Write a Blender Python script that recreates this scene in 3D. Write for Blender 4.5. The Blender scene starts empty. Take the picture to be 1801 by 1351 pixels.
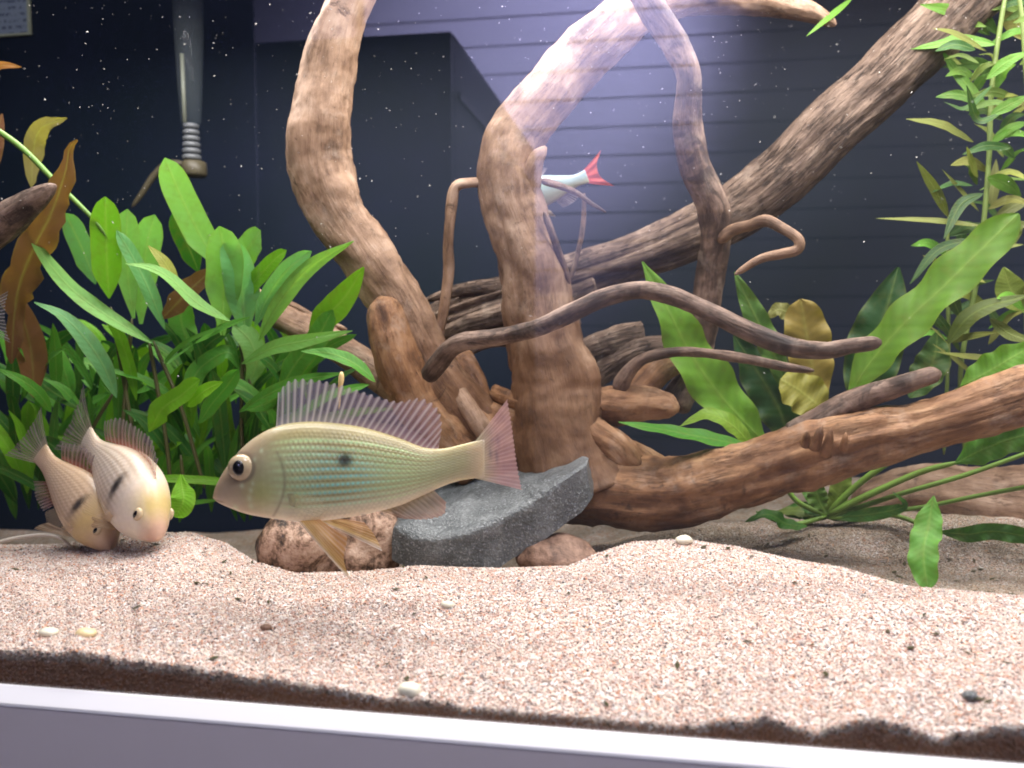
import bpy, bmesh, math, random
import numpy as np
from mathutils import Vector, Matrix, noise

random.seed(7); np.random.seed(7)
scene = bpy.context.scene
COL = scene.collection

# ------------------------------------------------------------------ camera
FPX, W0, H0 = 1500.0, 1801.0, 1351.0            # focal length in photo pixels
YAW, PITCH = math.radians(9.6), math.radians(3.85)
CAM = Vector((0.0, -0.40, 0.30))
FWD = Vector((-math.sin(YAW)*math.cos(PITCH), math.cos(YAW)*math.cos(PITCH), -math.sin(PITCH)))
RGT = Vector((math.cos(YAW), math.sin(YAW), 0))
UPV = RGT.cross(FWD)
cd = bpy.data.cameras.new('camera'); cam = bpy.data.objects.new('camera', cd); COL.objects.link(cam)
cam.matrix_world = Matrix(((RGT.x, UPV.x, -FWD.x, CAM.x), (RGT.y, UPV.y, -FWD.y, CAM.y),
                           (RGT.z, UPV.z, -FWD.z, CAM.z), (0, 0, 0, 1)))
cd.sensor_width = 36; cd.lens = FPX/W0*36; cd.clip_start = 0.01; cd.clip_end = 50
cd.dof.use_dof = True; cd.dof.focus_distance = 0.60; cd.dof.aperture_fstop = 7.0
scene.camera = cam

# ------------------------------------------------------------------ world, lamps, exposure
wd = bpy.data.worlds.new('World'); scene.world = wd; wd.use_nodes = True
bg = wd.node_tree.nodes['Background']
bg.inputs[0].default_value = (0.55, 0.6, 1.0, 1); bg.inputs[1].default_value = 0.02

def lamp(name, kind, loc, target, energy, color, **kw):
    ld = bpy.data.lights.new(name, kind); ld.energy = energy; ld.color = color
    for k, v in kw.items(): setattr(ld, k, v)
    o = bpy.data.objects.new(name, ld); COL.objects.link(o); o.location = loc
    d = Vector(target)-Vector(loc)
    o.rotation_euler = d.to_track_quat('-Z', 'Y').to_euler()
    return o
# the tube lamp in the hood over the water, and the room lamp that lights the boarded wall behind the photographer
lamp('hood_lamp', 'AREA', (-0.02, 0.30, 0.66), (-0.02, 0.27, 0), 9.2, (1.0, 0.95, 0.92), shape='RECTANGLE', size=1.2, size_y=0.06)
lamp('hood_lamp', 'AREA', (0.02, 0.11, 0.66), (0.02, 0.12, 0), 5.9, (1.0, 0.95, 0.92), shape='RECTANGLE', size=1.1, size_y=0.06)  # second tube, added to brighten the fish's flank
lamp('room_lamp', 'SPOT', (0.30, -1.05, 1.45), (-0.36, -2.0, 1.06), 460, (0.57, 0.56, 1.0), spot_size=math.radians(62), spot_blend=1.0, shadow_soft_size=0.08)
lamp('room_fill_lamp', 'AREA', (0.6, -0.9, 1.9), (0.1, -0.1, 0.0), 19, (0.97, 0.92, 1.0), shape='DISK', size=0.5)  # unseen lamp added as front fill for the panel and fish flank
vs = scene.view_settings
vs.view_transform = 'Standard'; vs.look = 'None'; vs.exposure = 0.0; vs.gamma = 1.0
scene.render.engine = 'CYCLES'
scene.cycles.max_bounces = 7; scene.cycles.diffuse_bounces = 3; scene.cycles.transparent_max_bounces = 24
scene.cycles.filter_width = 1.8
scene.cycles.caustics_reflective = False; scene.cycles.caustics_refractive = False

# ------------------------------------------------------------------ helpers
K = 0.8                                          # metres per depth unit used in the tables below
def ray(px, py): return FWD + RGT*((px-W0/2)/FPX) + UPV*((H0/2-py)/FPX)
def P(px, py, Y):                                # photo pixel + depth behind the front glass -> point
    d = ray(px, py); return CAM + d*((Y*K-CAM.y)/d.y)
def S(px, py, Y):                                # metres per photo pixel there
    d = ray(px, py); return (Y*K-CAM.y)/d.y/FPX

def tag(o, label=None, cat=None, group=None, kind=None):
    if label: o['label'] = label
    if cat: o['category'] = cat
    if group: o['group'] = group
    if kind: o['kind'] = kind
    return o
def empty(name, loc=(0, 0, 0)):
    o = bpy.data.objects.new(name, None); COL.objects.link(o); o.location = loc
    o.empty_display_size = 0.02
    return o
def mesh_obj(name, verts, faces, mat, parent=None, smooth=True):
    me = bpy.data.meshes.new(name)
    me.from_pydata([tuple(v) for v in verts], [], faces); me.update()
    if smooth: me.polygons.foreach_set('use_smooth', [True]*len(me.polygons))
    me.materials.append(mat)
    o = bpy.data.objects.new(name, me); COL.objects.link(o)
    if parent is not None:
        o.parent = parent; o.matrix_parent_inverse = Matrix.Translation(-Vector(parent.location))
    return o
def add_attr(o, name, kind, data):
    a = o.data.attributes.new(name, kind, 'POINT')
    a.data.foreach_set({'FLOAT': 'value', 'FLOAT_VECTOR': 'vector', 'FLOAT_COLOR': 'color'}[kind], np.asarray(data, dtype=np.float32).ravel())
def catmull(pts, n):
    pts = [np.array(p, float) for p in pts]
    L = [0]
    for a, b in zip(pts[:-1], pts[1:]): L.append(L[-1]+np.linalg.norm((b-a)[:3])+1e-9)
    ext = [2*pts[0]-pts[1]]+pts+[2*pts[-1]-pts[-2]]
    out = []
    for k in range(n):
        s = L[-1]*k/(n-1); i = min(max(int(np.searchsorted(L, s, 'right'))-1, 0), len(pts)-2)
        t = (s-L[i])/(L[i+1]-L[i]); a, b, c, d = ext[i:i+4]
        out.append(0.5*((2*b)+(c-a)*t+(2*a-5*b+4*c-d)*t*t+(3*b-a-3*c+d)*t**3))
    return out
def box(name, lo, hi, mat, parent=None, bevel=0.0):
    bm = bmesh.new(); bmesh.ops.create_cube(bm, size=1)
    for v in bm.verts:
        v.co = Vector([(lo[i]+hi[i])/2+v.co[i]*(hi[i]-lo[i]) for i in range(3)])
    if bevel: bmesh.ops.bevel(bm, geom=bm.edges[:], offset=bevel, segments=2, affect='EDGES', profile=0.5)
    me = bpy.data.meshes.new(name); bm.to_mesh(me); bm.free(); me.materials.append(mat)
    o = bpy.data.objects.new(name, me); COL.objects.link(o)
    if parent is not None:
        o.parent = parent; o.matrix_parent_inverse = Matrix.Translation(-Vector(parent.location))
    return o

# ------------------------------------------------------------------ node helpers and materials
class NT:
    def __init__(s, name):
        s.m = bpy.data.materials.new(name); s.m.use_nodes = True
        s.t = s.m.node_tree; s.t.nodes.clear(); s.out = s.t.nodes.new('ShaderNodeOutputMaterial')
    def n(s, kind, **kw):
        nd = s.t.nodes.new('ShaderNode'+kind)
        for k, v in kw.items():
            if k.startswith('i_'):
                key = k[2:]; key = int(key) if key.isdigit() else key
                s.put(nd.inputs[key], v)
            else: setattr(nd, k, v)
        return nd
    def put(s, sock, v):
        if isinstance(v, bpy.types.NodeSocket): s.t.links.new(v, sock)
        elif isinstance(v, bpy.types.Node): s.t.links.new(v.outputs[0], sock)
        else: sock.default_value = v
    def ramp(s, fac, stops, interp='LINEAR'):
        r = s.n('ValToRGB', i_0=fac); cr = r.color_ramp; cr.interpolation = interp
        while len(cr.elements) < len(stops): cr.elements.new(0.5)
        for e, (p, c) in zip(cr.elements, stops):
            e.position = p; e.color = (*c, 1) if len(c) == 3 else c
        return r.outputs[0]
    def mix(s, fac, a, b, blend='MIX'):
        m = s.n('MixRGB', blend_type=blend); s.put(m.inputs[0], fac)
        for i, v in ((1, a), (2, b)):
            s.put(m.inputs[i], (*v, 1) if isinstance(v, tuple) and len(v) == 3 else v)
        return m.outputs[0]
    def math(s, op, a, b=0.0, c=0.0):
        m = s.n('Math', operation=op); s.put(m.inputs[0], a); s.put(m.inputs[1], b); s.put(m.inputs[2], c); return m.outputs[0]
    def noise(s, vec, scale, detail=4, rough=0.6, dist=0.0):
        m = s.n('TexNoise', i_Scale=scale, i_Detail=detail, i_Roughness=rough, i_Distortion=dist)
        if vec is not None: s.put(m.inputs['Vector'], vec)
        return m.outputs[0]
    def mapped(s, vec, scale):
        m = s.n('Mapping'); s.put(m.inputs['Vector'], vec); m.inputs['Scale'].default_value = scale; return m.outputs[0]
    def attr(s, name): return s.n('Attribute', attribute_name=name)
    def bump(s, h, strength, dist=0.001):
        b = s.n('Bump', i_Strength=strength, i_Distance=dist); s.put(b.inputs['Height'], h); return b.outputs[0]
    def bsdf(s, color, rough=0.6, bump=None, spec=0.4, **kw):
        p = s.n('BsdfPrincipled'); s.put(p.inputs['Base Color'], (*color, 1) if isinstance(color, tuple) and len(color) == 3 else color)
        s.put(p.inputs['Roughness'], rough); p.inputs['Specular IOR Level'].default_value = spec
        for k, v in kw.items(): s.put(p.inputs[k.replace('_', ' ')], v)
        if bump is not None: s.put(p.inputs['Normal'], bump)
        return p.outputs[0]
    def done(s, sh): s.t.links.new(sh, s.out.inputs[0]); return s.m

def wood_mat(name, stops, dark, dark_amt, streak=1.0, bump=0.5, spec=0.3, grainy=0.0, pale=(0.42, 0.33, 0.26)):
    t = NT(name); g = t.attr('grain').outputs['Vector']; pos = t.n('TexCoord').outputs['Object']
    fine = t.noise(t.mapped(g, (1, 1, 0.10)), 900*streak, 4, 0.65, 0.2)
    mid = t.noise(t.mapped(g, (1, 1, 0.14)), 210*streak, 4, 0.6, 0.5)
    big = t.noise(pos, 30, 5, 0.65, 0.5)
    big2 = t.noise(t.mapped(g, (1, 1, 0.22)), 60, 4, 0.6, 0.8)
    f = t.math('ADD', t.math('MULTIPLY', fine, 0.14+0.12*grainy), t.math('ADD', t.math('MULTIPLY', mid, 0.10+0.16*grainy), t.math('ADD', t.math('MULTIPLY', big, 0.46-0.2*grainy), t.math('MULTIPLY', big2, 0.34-0.1*grainy))))
    c = t.ramp(f, stops)
    dk = t.noise(pos, 26, 5, 0.7, 1.2)
    dm = t.ramp(dk, [(0.63-dark_amt, (0, 0, 0)), (0.69-dark_amt, (1, 1, 1))])
    c = t.mix(t.math('MULTIPLY', dm, 0.75), c, dark)
    gr = t.ramp(t.noise(pos, 58, 9, 0.72, 0.4), [(0.50, (0, 0, 0)), (0.66, (1, 1, 1))])
    c = t.mix(t.math('MULTIPLY', gr, 0.55), c, t.mix(1.0, c, (0.42, 0.36, 0.33), 'MULTIPLY'))
    pl = t.ramp(t.noise(t.mapped(pos, (1.3, 0.9, 1.1)), 36, 7, 0.7, 0.3), [(0.54, (0, 0, 0)), (0.70, (1, 1, 1))])
    c = t.mix(t.math('MULTIPLY', pl, 0.40), c, pale)
    sn = t.math('ADD', t.attr('shade_brown').outputs['Fac'], t.math('MULTIPLY', t.math('SUBTRACT', t.noise(pos, 24, 6, 0.7), 0.5), 1.3))  # brown tone of the lower trunks, with their shade painted into the colour
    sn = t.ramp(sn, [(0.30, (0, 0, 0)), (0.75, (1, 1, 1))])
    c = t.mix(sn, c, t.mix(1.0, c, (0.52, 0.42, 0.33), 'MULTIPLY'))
    crack = t.ramp(mid, [(0.30, (1, 1, 1)), (0.38, (0, 0, 0))])
    c = t.mix(t.math('MULTIPLY', crack, 0.18+0.3*grainy), c, dark)
    ln = t.math('ABSOLUTE', t.math('SUBTRACT', t.noise(t.mapped(g, (1, 1, 0.07)), 150, 6, 0.7, 0.3), 0.5))
    ck = t.math('MULTIPLY', t.ramp(ln, [(0.0, (1, 1, 1)), (0.018, (0, 0, 0))]), t.ramp(t.noise(pos, 33, 4, 0.6), [(0.45, (0, 0, 0)), (0.58, (1, 1, 1))]))
    c = t.mix(t.math('MULTIPLY', ck, 0.75), c, dark)
    pit = t.ramp(t.noise(pos, 330, 3, 0.6), [(0.66, (0, 0, 0)), (0.74, (1, 1, 1))])
    c = t.mix(t.math('MULTIPLY', pit, 0.45), c, dark)
    h = t.math('ADD', t.math('MULTIPLY', mid, 0.45+0.5*grainy), t.math('ADD', t.math('MULTIPLY', fine, 0.3), t.math('MULTIPLY', big2, 1.0)))
    h = t.math('SUBTRACT', h, t.math('MULTIPLY', ck, 0.8))
    return t.done(t.bsdf(c, 0.62, t.bump(h, bump, 0.0035), spec))
M = {}
M['wood'] = wood_mat('driftwood_tan', [(0.39, (0.10, 0.056, 0.032)), (0.47, (0.21, 0.125, 0.076)), (0.54, (0.30, 0.190, 0.122)), (0.64, (0.42, 0.295, 0.21))], (0.05, 0.024, 0.012), 0.0, bump=0.45)
M['wood_dark'] = wood_mat('driftwood_dark', [(0.41, (0.022, 0.013, 0.010)), (0.49, (0.075, 0.046, 0.033)), (0.54, (0.16, 0.102, 0.074)), (0.63, (0.30, 0.21, 0.16))], (0.025, 0.014, 0.010), 0.06, bump=0.5)
M['wood_rough'] = wood_mat('driftwood_rough', [(0.38, (0.025, 0.016, 0.011)), (0.48, (0.095, 0.062, 0.044)), (0.57, (0.19, 0.132, 0.096)), (0.68, (0.29, 0.215, 0.165))], (0.03, 0.018, 0.012), 0.03, streak=0.8, bump=1.0, spec=0.2, grainy=1.0)
M['wood_orange'] = wood_mat('driftwood_orange', [(0.39, (0.060, 0.026, 0.011)), (0.48, (0.17, 0.080, 0.035)), (0.54, (0.26, 0.135, 0.064)), (0.63, (0.36, 0.215, 0.115))], (0.04, 0.018, 0.010), 0.02, bump=0.5)

def make_leaf_mat():
    t = NT('leaf_green'); lv = t.attr('leafuv').outputs['Vector']
    sx = t.n('SeparateXYZ', i_0=lv); u, v, r = sx.outputs
    au = t.math('ABSOLUTE', u)
    rib = t.ramp(au, [(0.0, (1, 1, 1)), (0.10, (0.25, 0.25, 0.25)), (0.2, (0, 0, 0))])
    vein = t.math('SINE', t.math('ADD', t.math('MULTIPLY', v, 95), t.math('MULTIPLY', au, -9)))
    vein = t.math('MULTIPLY', t.math('ADD', vein, 1), 0.5)
    base = t.n('ObjectInfo').outputs['Color']
    pos = t.n('TexCoord').outputs['Object']
    nz = t.noise(pos, 110, 5, 0.65)
    c = t.mix(t.math('MULTIPLY', rib, 0.35), base, t.mix(0.5, base, (0.50, 0.60, 0.16)))
    big_leaf = t.math('GREATER_THAN', r, 1.0)
    c = t.mix(t.math('MULTIPLY', vein, t.math('ADD', 0.05, t.math('MULTIPLY', big_leaf, 0.16))), c, t.mix(0.6, base, (0.0, 0.03, 0.0)))
    c = t.mix(t.ramp(nz, [(0.5, (0, 0, 0)), (0.72, (0.55, 0.55, 0.55))]), c, t.mix(0.5, base, (0.16, 0.12, 0.02)))
    edge = t.ramp(au, [(0.86, (0, 0, 0)), (1.0, (0.45, 0.45, 0.45))])
    c = t.mix(edge, c, t.mix(0.5, base, (0.25, 0.22, 0.03)))
    h = t.math('ADD', t.math('MULTIPLY', vein, 0.18), t.math('ADD', t.math('MULTIPLY', rib, 0.5), t.math('MULTIPLY', nz, 0.8)))
    bp = t.bump(h, 0.35, 0.0012)
    p = t.bsdf(c, 0.5, bp, 0.28)
    tr = t.n('BsdfTranslucent'); t.put(tr.inputs[0], t.mix(1.0, c, (1.15, 1.25, 0.45), 'MULTIPLY')); t.put(tr.inputs['Normal'], bp)
    ms = t.n('MixShader', i_0=0.38); t.put(ms.inputs[1], p); t.put(ms.inputs[2], tr.outputs[0])
    return t.done(ms.outputs[0])
M['leaf'] = make_leaf_mat()

def make_stem_mat():
    t = NT('plant_stem'); base = t.n('ObjectInfo').outputs['Color']
    nz = t.noise(t.n('TexCoord').outputs['Object'], 90, 3)
    return t.done(t.bsdf(t.mix(t.math('MULTIPLY', nz, 0.6), base, (0.10, 0.09, 0.02)), 0.45))
M['stem'] = make_stem_mat()

def make_fish_mats():
    t = NT('fish_skin'); a = t.attr('skin').outputs['Color']; pos = t.n('TexCoord').outputs['Object']
    vo = t.n('TexVoronoi', i_Scale=330.0); t.put(vo.inputs['Vector'], t.mapped(pos, (0.8, 1, 1)))
    d = vo.outputs['Distance']
    c = t.mix(t.math('MULTIPLY', t.ramp(d, [(0.35, (0, 0, 0)), (0.75, (1, 1, 1))]), 0.10), a, t.mix(0.6, a, (0.05, 0.04, 0.02)))
    c = t.mix(t.math('MULTIPLY', t.noise(pos, 40, 3), 0.14), c, t.mix(0.5, a, (0.35, 0.26, 0.14)))
    M['fish_skin'] = t.done(t.bsdf(c, 0.38, t.bump(d, 0.14, 0.0006), 0.5, Coat_Weight=0.2, Coat_Roughness=0.2, Subsurface_Weight=0.35, Subsurface_Scale=0.012, Subsurface_Radius=(1.0, 0.7, 0.4)))
    t = NT('fish_fin'); a = t.attr('skin').outputs['Color']; op = t.attr('opacity').outputs['Fac']
    p = t.bsdf(a, 0.4, None, 0.4)
    tl = t.n('BsdfTranslucent'); t.put(tl.inputs[0], a)
    m1 = t.n('MixShader', i_0=0.45); t.put(m1.inputs[1], p); t.put(m1.inputs[2], tl.outputs[0])
    tp = t.n('BsdfTransparent'); m2 = t.n('MixShader'); t.put(m2.inputs[0], op)
    t.put(m2.inputs[1], tp.outputs[0]); t.put(m2.inputs[2], m1.outputs[0])
    M['fish_fin'] = t.done(m2.outputs[0])
make_fish_mats()
def plain(name, col, rough=0.5, spec=0.4, nscale=None, namt=0.3, col2=None, **kw):
    t = NT(name)
    c = col
    if nscale: c = t.mix(t.math('MULTIPLY', t.noise(t.n('TexCoord').outputs['Object'], nscale, 4), namt*1.6), (*col, 1), (*(col2 or tuple(x*0.4 for x in col)), 1))
    return t.done(t.bsdf(c, rough, None, spec, **kw))
M['iris'] = plain('fish_iris', (0.62, 0.52, 0.34), 0.15, 0.6, 300, 0.4, (0.35, 0.2, 0.1))
M['pupil'] = plain('fish_pupil', (0.006, 0.005, 0.008), 0.08, 0.8)
M['shell'] = plain('white_shell', (0.82, 0.80, 0.66), 0.35, 0.5, 200, 0.3, (0.6, 0.5, 0.35))
M['shell_yellow'] = plain('yellow_shell', (0.80, 0.66, 0.38), 0.35, 0.5, 200, 0.3, (0.55, 0.4, 0.2))
M['thread'] = plain('white_root', (0.75, 0.68, 0.58), 0.5, 0.4, 120, 0.3)
M['straw'] = plain('straw', (0.75, 0.55, 0.25), 0.5, 0.4, 120, 0.3)
M['trim'] = plain('white_trim', (0.74, 0.74, 0.78), 0.5, 0.3, 18, 0.12, (0.62, 0.62, 0.66))
M['panel'] = plain('grey_laminate', (0.84, 0.78, 0.78), 0.5, 0.3, 25, 0.25, (0.68, 0.63, 0.63))
M['backpane'] = plain('dark_back', (0.007, 0.011, 0.032), 0.6, 0.2, 7, 0.5, (0.003, 0.012, 0.010))
M['plank'] = plain('pale_boards', (0.72, 0.71, 0.74), 0.6, 0.2, 6, 0.15, (0.6, 0.58, 0.62))
M['sidewall'] = plain('dim_wall', (0.33, 0.32, 0.36), 0.7, 0.2, 6, 0.15)
M['cupboard'] = plain('dark_cupboard', (0.016, 0.017, 0.030), 0.4, 0.4, 8, 0.3)
M['cupside'] = plain('cupboard_side', (0.05, 0.05, 0.065), 0.5, 0.3, 8, 0.3)
M['speck'] = plain('detritus_speck', (0.8, 0.78, 0.72), 0.6, 0.3)
M['coil'] = plain('coil_plastic', (0.15, 0.16, 0.17), 0.35, 0.5, 60, 0.3)
M['heatercap'] = plain('heater_cap', (0.10, 0.085, 0.05), 0.45, 0.4, 60, 0.4)
M['heatrod'] = plain('heater_rod', (0.30, 0.30, 0.22), 0.4, 0.4, 60, 0.3)

def make_glass(name, refl, tint, milk, smudge=False):
    t = NT(name); geo = t.n('NewGeometry')
    front = t.math('SUBTRACT', 1.0, geo.outputs['Backfacing'])
    tp = t.n('BsdfTransparent'); tp.inputs[0].default_value = (*tint, 1)
    gl = t.n('BsdfGlossy', i_Roughness=0.0); gl.inputs[0].default_value = (1, 1, 1, 1)
    m = t.n('MixShader'); t.put(m.inputs[0], t.math('MULTIPLY', front, refl)); t.put(m.inputs[1], tp.outputs[0]); t.put(m.inputs[2], gl.outputs[0])
    sh = m.outputs[0]
    if milk:
        df = t.n('BsdfDiffuse'); df.inputs[0].default_value = (0.35, 0.40, 0.42, 1)
        m2 = t.n('MixShader', i_0=milk); t.put(m2.inputs[1], sh); t.put(m2.inputs[2], df.outputs[0]); sh = m2.outputs[0]
    if smudge:                                   # thin film of dirt and wipe marks on the pane
        pos = t.n('TexCoord').outputs['Object']
        f = t.ramp(t.noise(t.mapped(pos, (9, 1, 3.5)), 1.0, 5, 0.6, 1.0), [(0.40, (0.002, 0.002, 0.002)), (0.75, (0.013, 0.013, 0.013))])
        df = t.n('BsdfDiffuse'); df.inputs[0].default_value = (0.50, 0.58, 0.85, 1)
        m2 = t.n('MixShader'); t.put(m2.inputs[0], t.math('MULTIPLY', f, front)); t.put(m2.inputs[1], sh); t.put(m2.inputs[2], df.outputs[0]); sh = m2.outputs[0]
    return t.done(sh)
M['glass'] = make_glass('pane_glass', 0.09, (0.985, 0.99, 0.99), 0, True)
M['tubeglass'] = make_glass('tube_glass', 0.002, (0.9, 0.93, 0.95), 0.06)

def make_sand():
    cols = [(0.0, (0.54, 0.43, 0.365)), (0.22, (0.61, 0.54, 0.495)), (0.40, (0.51, 0.36, 0.305)), (0.54, (0.72, 0.69, 0.675)), (0.62, (0.47, 0.29, 0.23)),
            (0.72, (0.60, 0.51, 0.43)), (0.85, (0.36, 0.29, 0.27)), (0.925, (0.12, 0.10, 0.10)), (0.965, (0.55, 0.27, 0.16))]
    for nm in ('sand_bed', 'sand_grain'):
        t = NT(nm)
        if nm == 'sand_bed':
            pos = t.n('TexCoord').outputs['Object']
            vo = t.n('TexVoronoi', i_Scale=480.0); t.put(vo.inputs['Vector'], pos)
            rnd = t.n('SeparateColor', i_0=vo.outputs['Color']).outputs[0]
            det = t.attr('detritus').outputs['Fac']
        else:
            rnd = t.n('ObjectInfo').outputs['Random']
            det = t.n('Attribute', attribute_name='detritus', attribute_type='INSTANCER').outputs['Fac']
        c = t.ramp(rnd, cols, 'CONSTANT')
        c = t.mix(t.math('MULTIPLY', det, 0.64), c, t.mix(t.math('GREATER_THAN', det, 1.02), (0.10, 0.078, 0.030), (0.19, 0.080, 0.026)))
        sh = t.bsdf(c, 0.55, None, 0.35)
        M[nm] = t.done(sh)
make_sand()
def make_stone(name, stops, scale, bump, spec, rough, speck=None):
    t = NT(name); pos = t.n('TexCoord').outputs['Object']
    n1 = t.noise(pos, scale, 6, 0.65, 0.6); n2 = t.noise(pos, scale*9, 3, 0.7)
    c = t.ramp(t.math('ADD', t.math('MULTIPLY', n1, 0.75), t.math('MULTIPLY', n2, 0.25)), stops)
    if speck: c = t.mix(t.ramp(t.noise(pos, 620, 3, 0.6), [(0.56, (0, 0, 0)), (0.68, (1, 1, 1))]), c, speck)
    return t.done(t.bsdf(c, rough, t.bump(t.math('ADD', n1, n2), bump, 0.003), spec))
M['slate'] = make_stone('grey_slate', [(0.35, (0.045, 0.052, 0.055)), (0.5, (0.10, 0.112, 0.118)), (0.65, (0.19, 0.205, 0.21))], 40, 0.6, 0.6, 0.36, (0.33, 0.35, 0.36))
M['granite'] = make_stone('mottled_granite', [(0.40, (0.025, 0.018, 0.014)), (0.47, (0.17, 0.10, 0.065)), (0.53, (0.42, 0.27, 0.19)), (0.62, (0.58, 0.42, 0.32))], 34, 0.4, 0.35, 0.55)
M['brownstone'] = make_stone('brown_stone', [(0.38, (0.06, 0.03, 0.02)), (0.5, (0.22, 0.13, 0.09)), (0.62, (0.34, 0.22, 0.16))], 30, 0.4, 0.3, 0.6)

# ------------------------------------------------------------------ sand bed
FRONT = [(-400, 1130), (-200, 1135), (0, 1143), (150, 1148), (220, 1160), (300, 1168), (450, 1192), (600, 1212), (680, 1229), (740, 1230), (850, 1248), (1000, 1259), (1200, 1279),
         (1300, 1267), (1365, 1265), (1440, 1290), (1530, 1264), (1600, 1275), (1660, 1301), (1740, 1282), (1801, 1277), (2000, 1290), (2300, 1320)]
RIDGE = [(-400, 962, .26), (0, 958, .26), (100, 957, .26), (200, 944, .25), (280, 936, .24), (340, 936, .25), (400, 955, .25), (450, 988, .22), (520, 1008, .20), (650, 1004, .20),
         (740, 994, .21), (880, 998, .21), (1000, 995, .21), (1050, 973, .24), (1110, 953, .26), (1200, 947, .27), (1300, 962, .26), (1400, 985, .24), (1480, 998, .22),
         (1600, 1033, .19), (1801, 1050, .18), (2300, 1060, .18)]
BACK = [(-400, 1010), (0, 1010), (400, 1010), (500, 1010), (900, 1000), (1050, 960), (1200, 928), (1400, 920), (1600, 915), (1801, 918), (2300, 925)]
def z_front(px): return P(px, np.interp(px, *zip(*FRONT)), 0.002).z+0.0022*noise.noise(Vector((px/38, 1, 1)))+0.0016*noise.noise(Vector((px/14, 2, 1)))
def ridge(px):
    x, y, d = zip(*RIDGE); Yr = float(np.interp(px, x, d)); return Yr, P(px, float(np.interp(px, x, y)), Yr).z
def sand_z(px, Y):
    Yr, zr = ridge(px); zf = z_front(px)
    zb = P(px, float(np.interp(px, *zip(*BACK))), 0.44).z
    nz = 0.004*noise.noise(Vector((px/150, Y*14, 0)))+0.0025*noise.noise(Vector((px/45, Y*30, 4)))
    if Y < Yr:
        t = Y/Yr; e = t*t*(3-2*t)*0.35+t*0.65
        return zf+(zr-zf)*e+nz*min(1, t*6)*min(1, (1-t)*5+0.15)
    t = min(1.3, (Y-Yr)/(0.44-Yr)); dip = 0.016*math.sin(math.pi*min(1, t*1.15))
    return zr+(zb-zr)*t-dip+nz*min(1, t*3)
def px_col(px, Y):                               # x where the vertical plane of a column meets depth Y
    return P(px, 1000, Y).x
def build_sand():
    pxs = np.linspace(-420, 2320, 420)
    Ys = np.concatenate([np.linspace(0.002, 0.30, 80), np.linspace(0.31, 0.745, 60)])
    verts, faces, det = [], [], []
    for Y in Ys:
        for px in pxs:
            Yr, _ = ridge(px)
            verts.append((px_col(px, Y), Y*K, sand_z(px, Y)))
            d = min(1.0, max(0.0, (Y-Yr-0.004)/0.03)); d *= 0.95+0.5*noise.noise(Vector((px/60, Y*25, 9)))
            if px < 420: d = max(d, 0.25*max(0, min(1, (Y-0.10)/0.1)))
            det.append(max(0, min(1, d))+max(0, 1-Y/0.006)*0.6)
    n, m = len(pxs), len(Ys)
    for j in range(m-1):
        for i in range(n-1): faces.append((j*n+i, j*n+i+1, (j+1)*n+i+1, (j+1)*n+i))
    top = len(verts)
    rows = 6                                      # the cut face seen through the glass
    for r in range(1, rows+1):
        for i, px in enumerate(pxs):
            x, y, z = verts[i]; verts.append((x, y, z-(z+0.035-ZL)*r/rows)); det.append(1.45-0.35*r/rows)
    def idx(r, i): return i if r == 0 else top+(r-1)*n+i
    for r in range(rows):
        for i in range(n-1): faces.append((idx(r, i), idx(r+1, i), idx(r+1, i+1), idx(r, i+1)))
    o = mesh_obj('sand', verts, faces, M['sand_bed']); add_attr(o, 'detritus', 'FLOAT', det)
    tag(o, kind='structure')
    return o, pxs, Ys
ZL = P(900, 1262, 0).z                             # height of the ledge in front of the glass
sand, _pxs, _Ys = build_sand()

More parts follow.
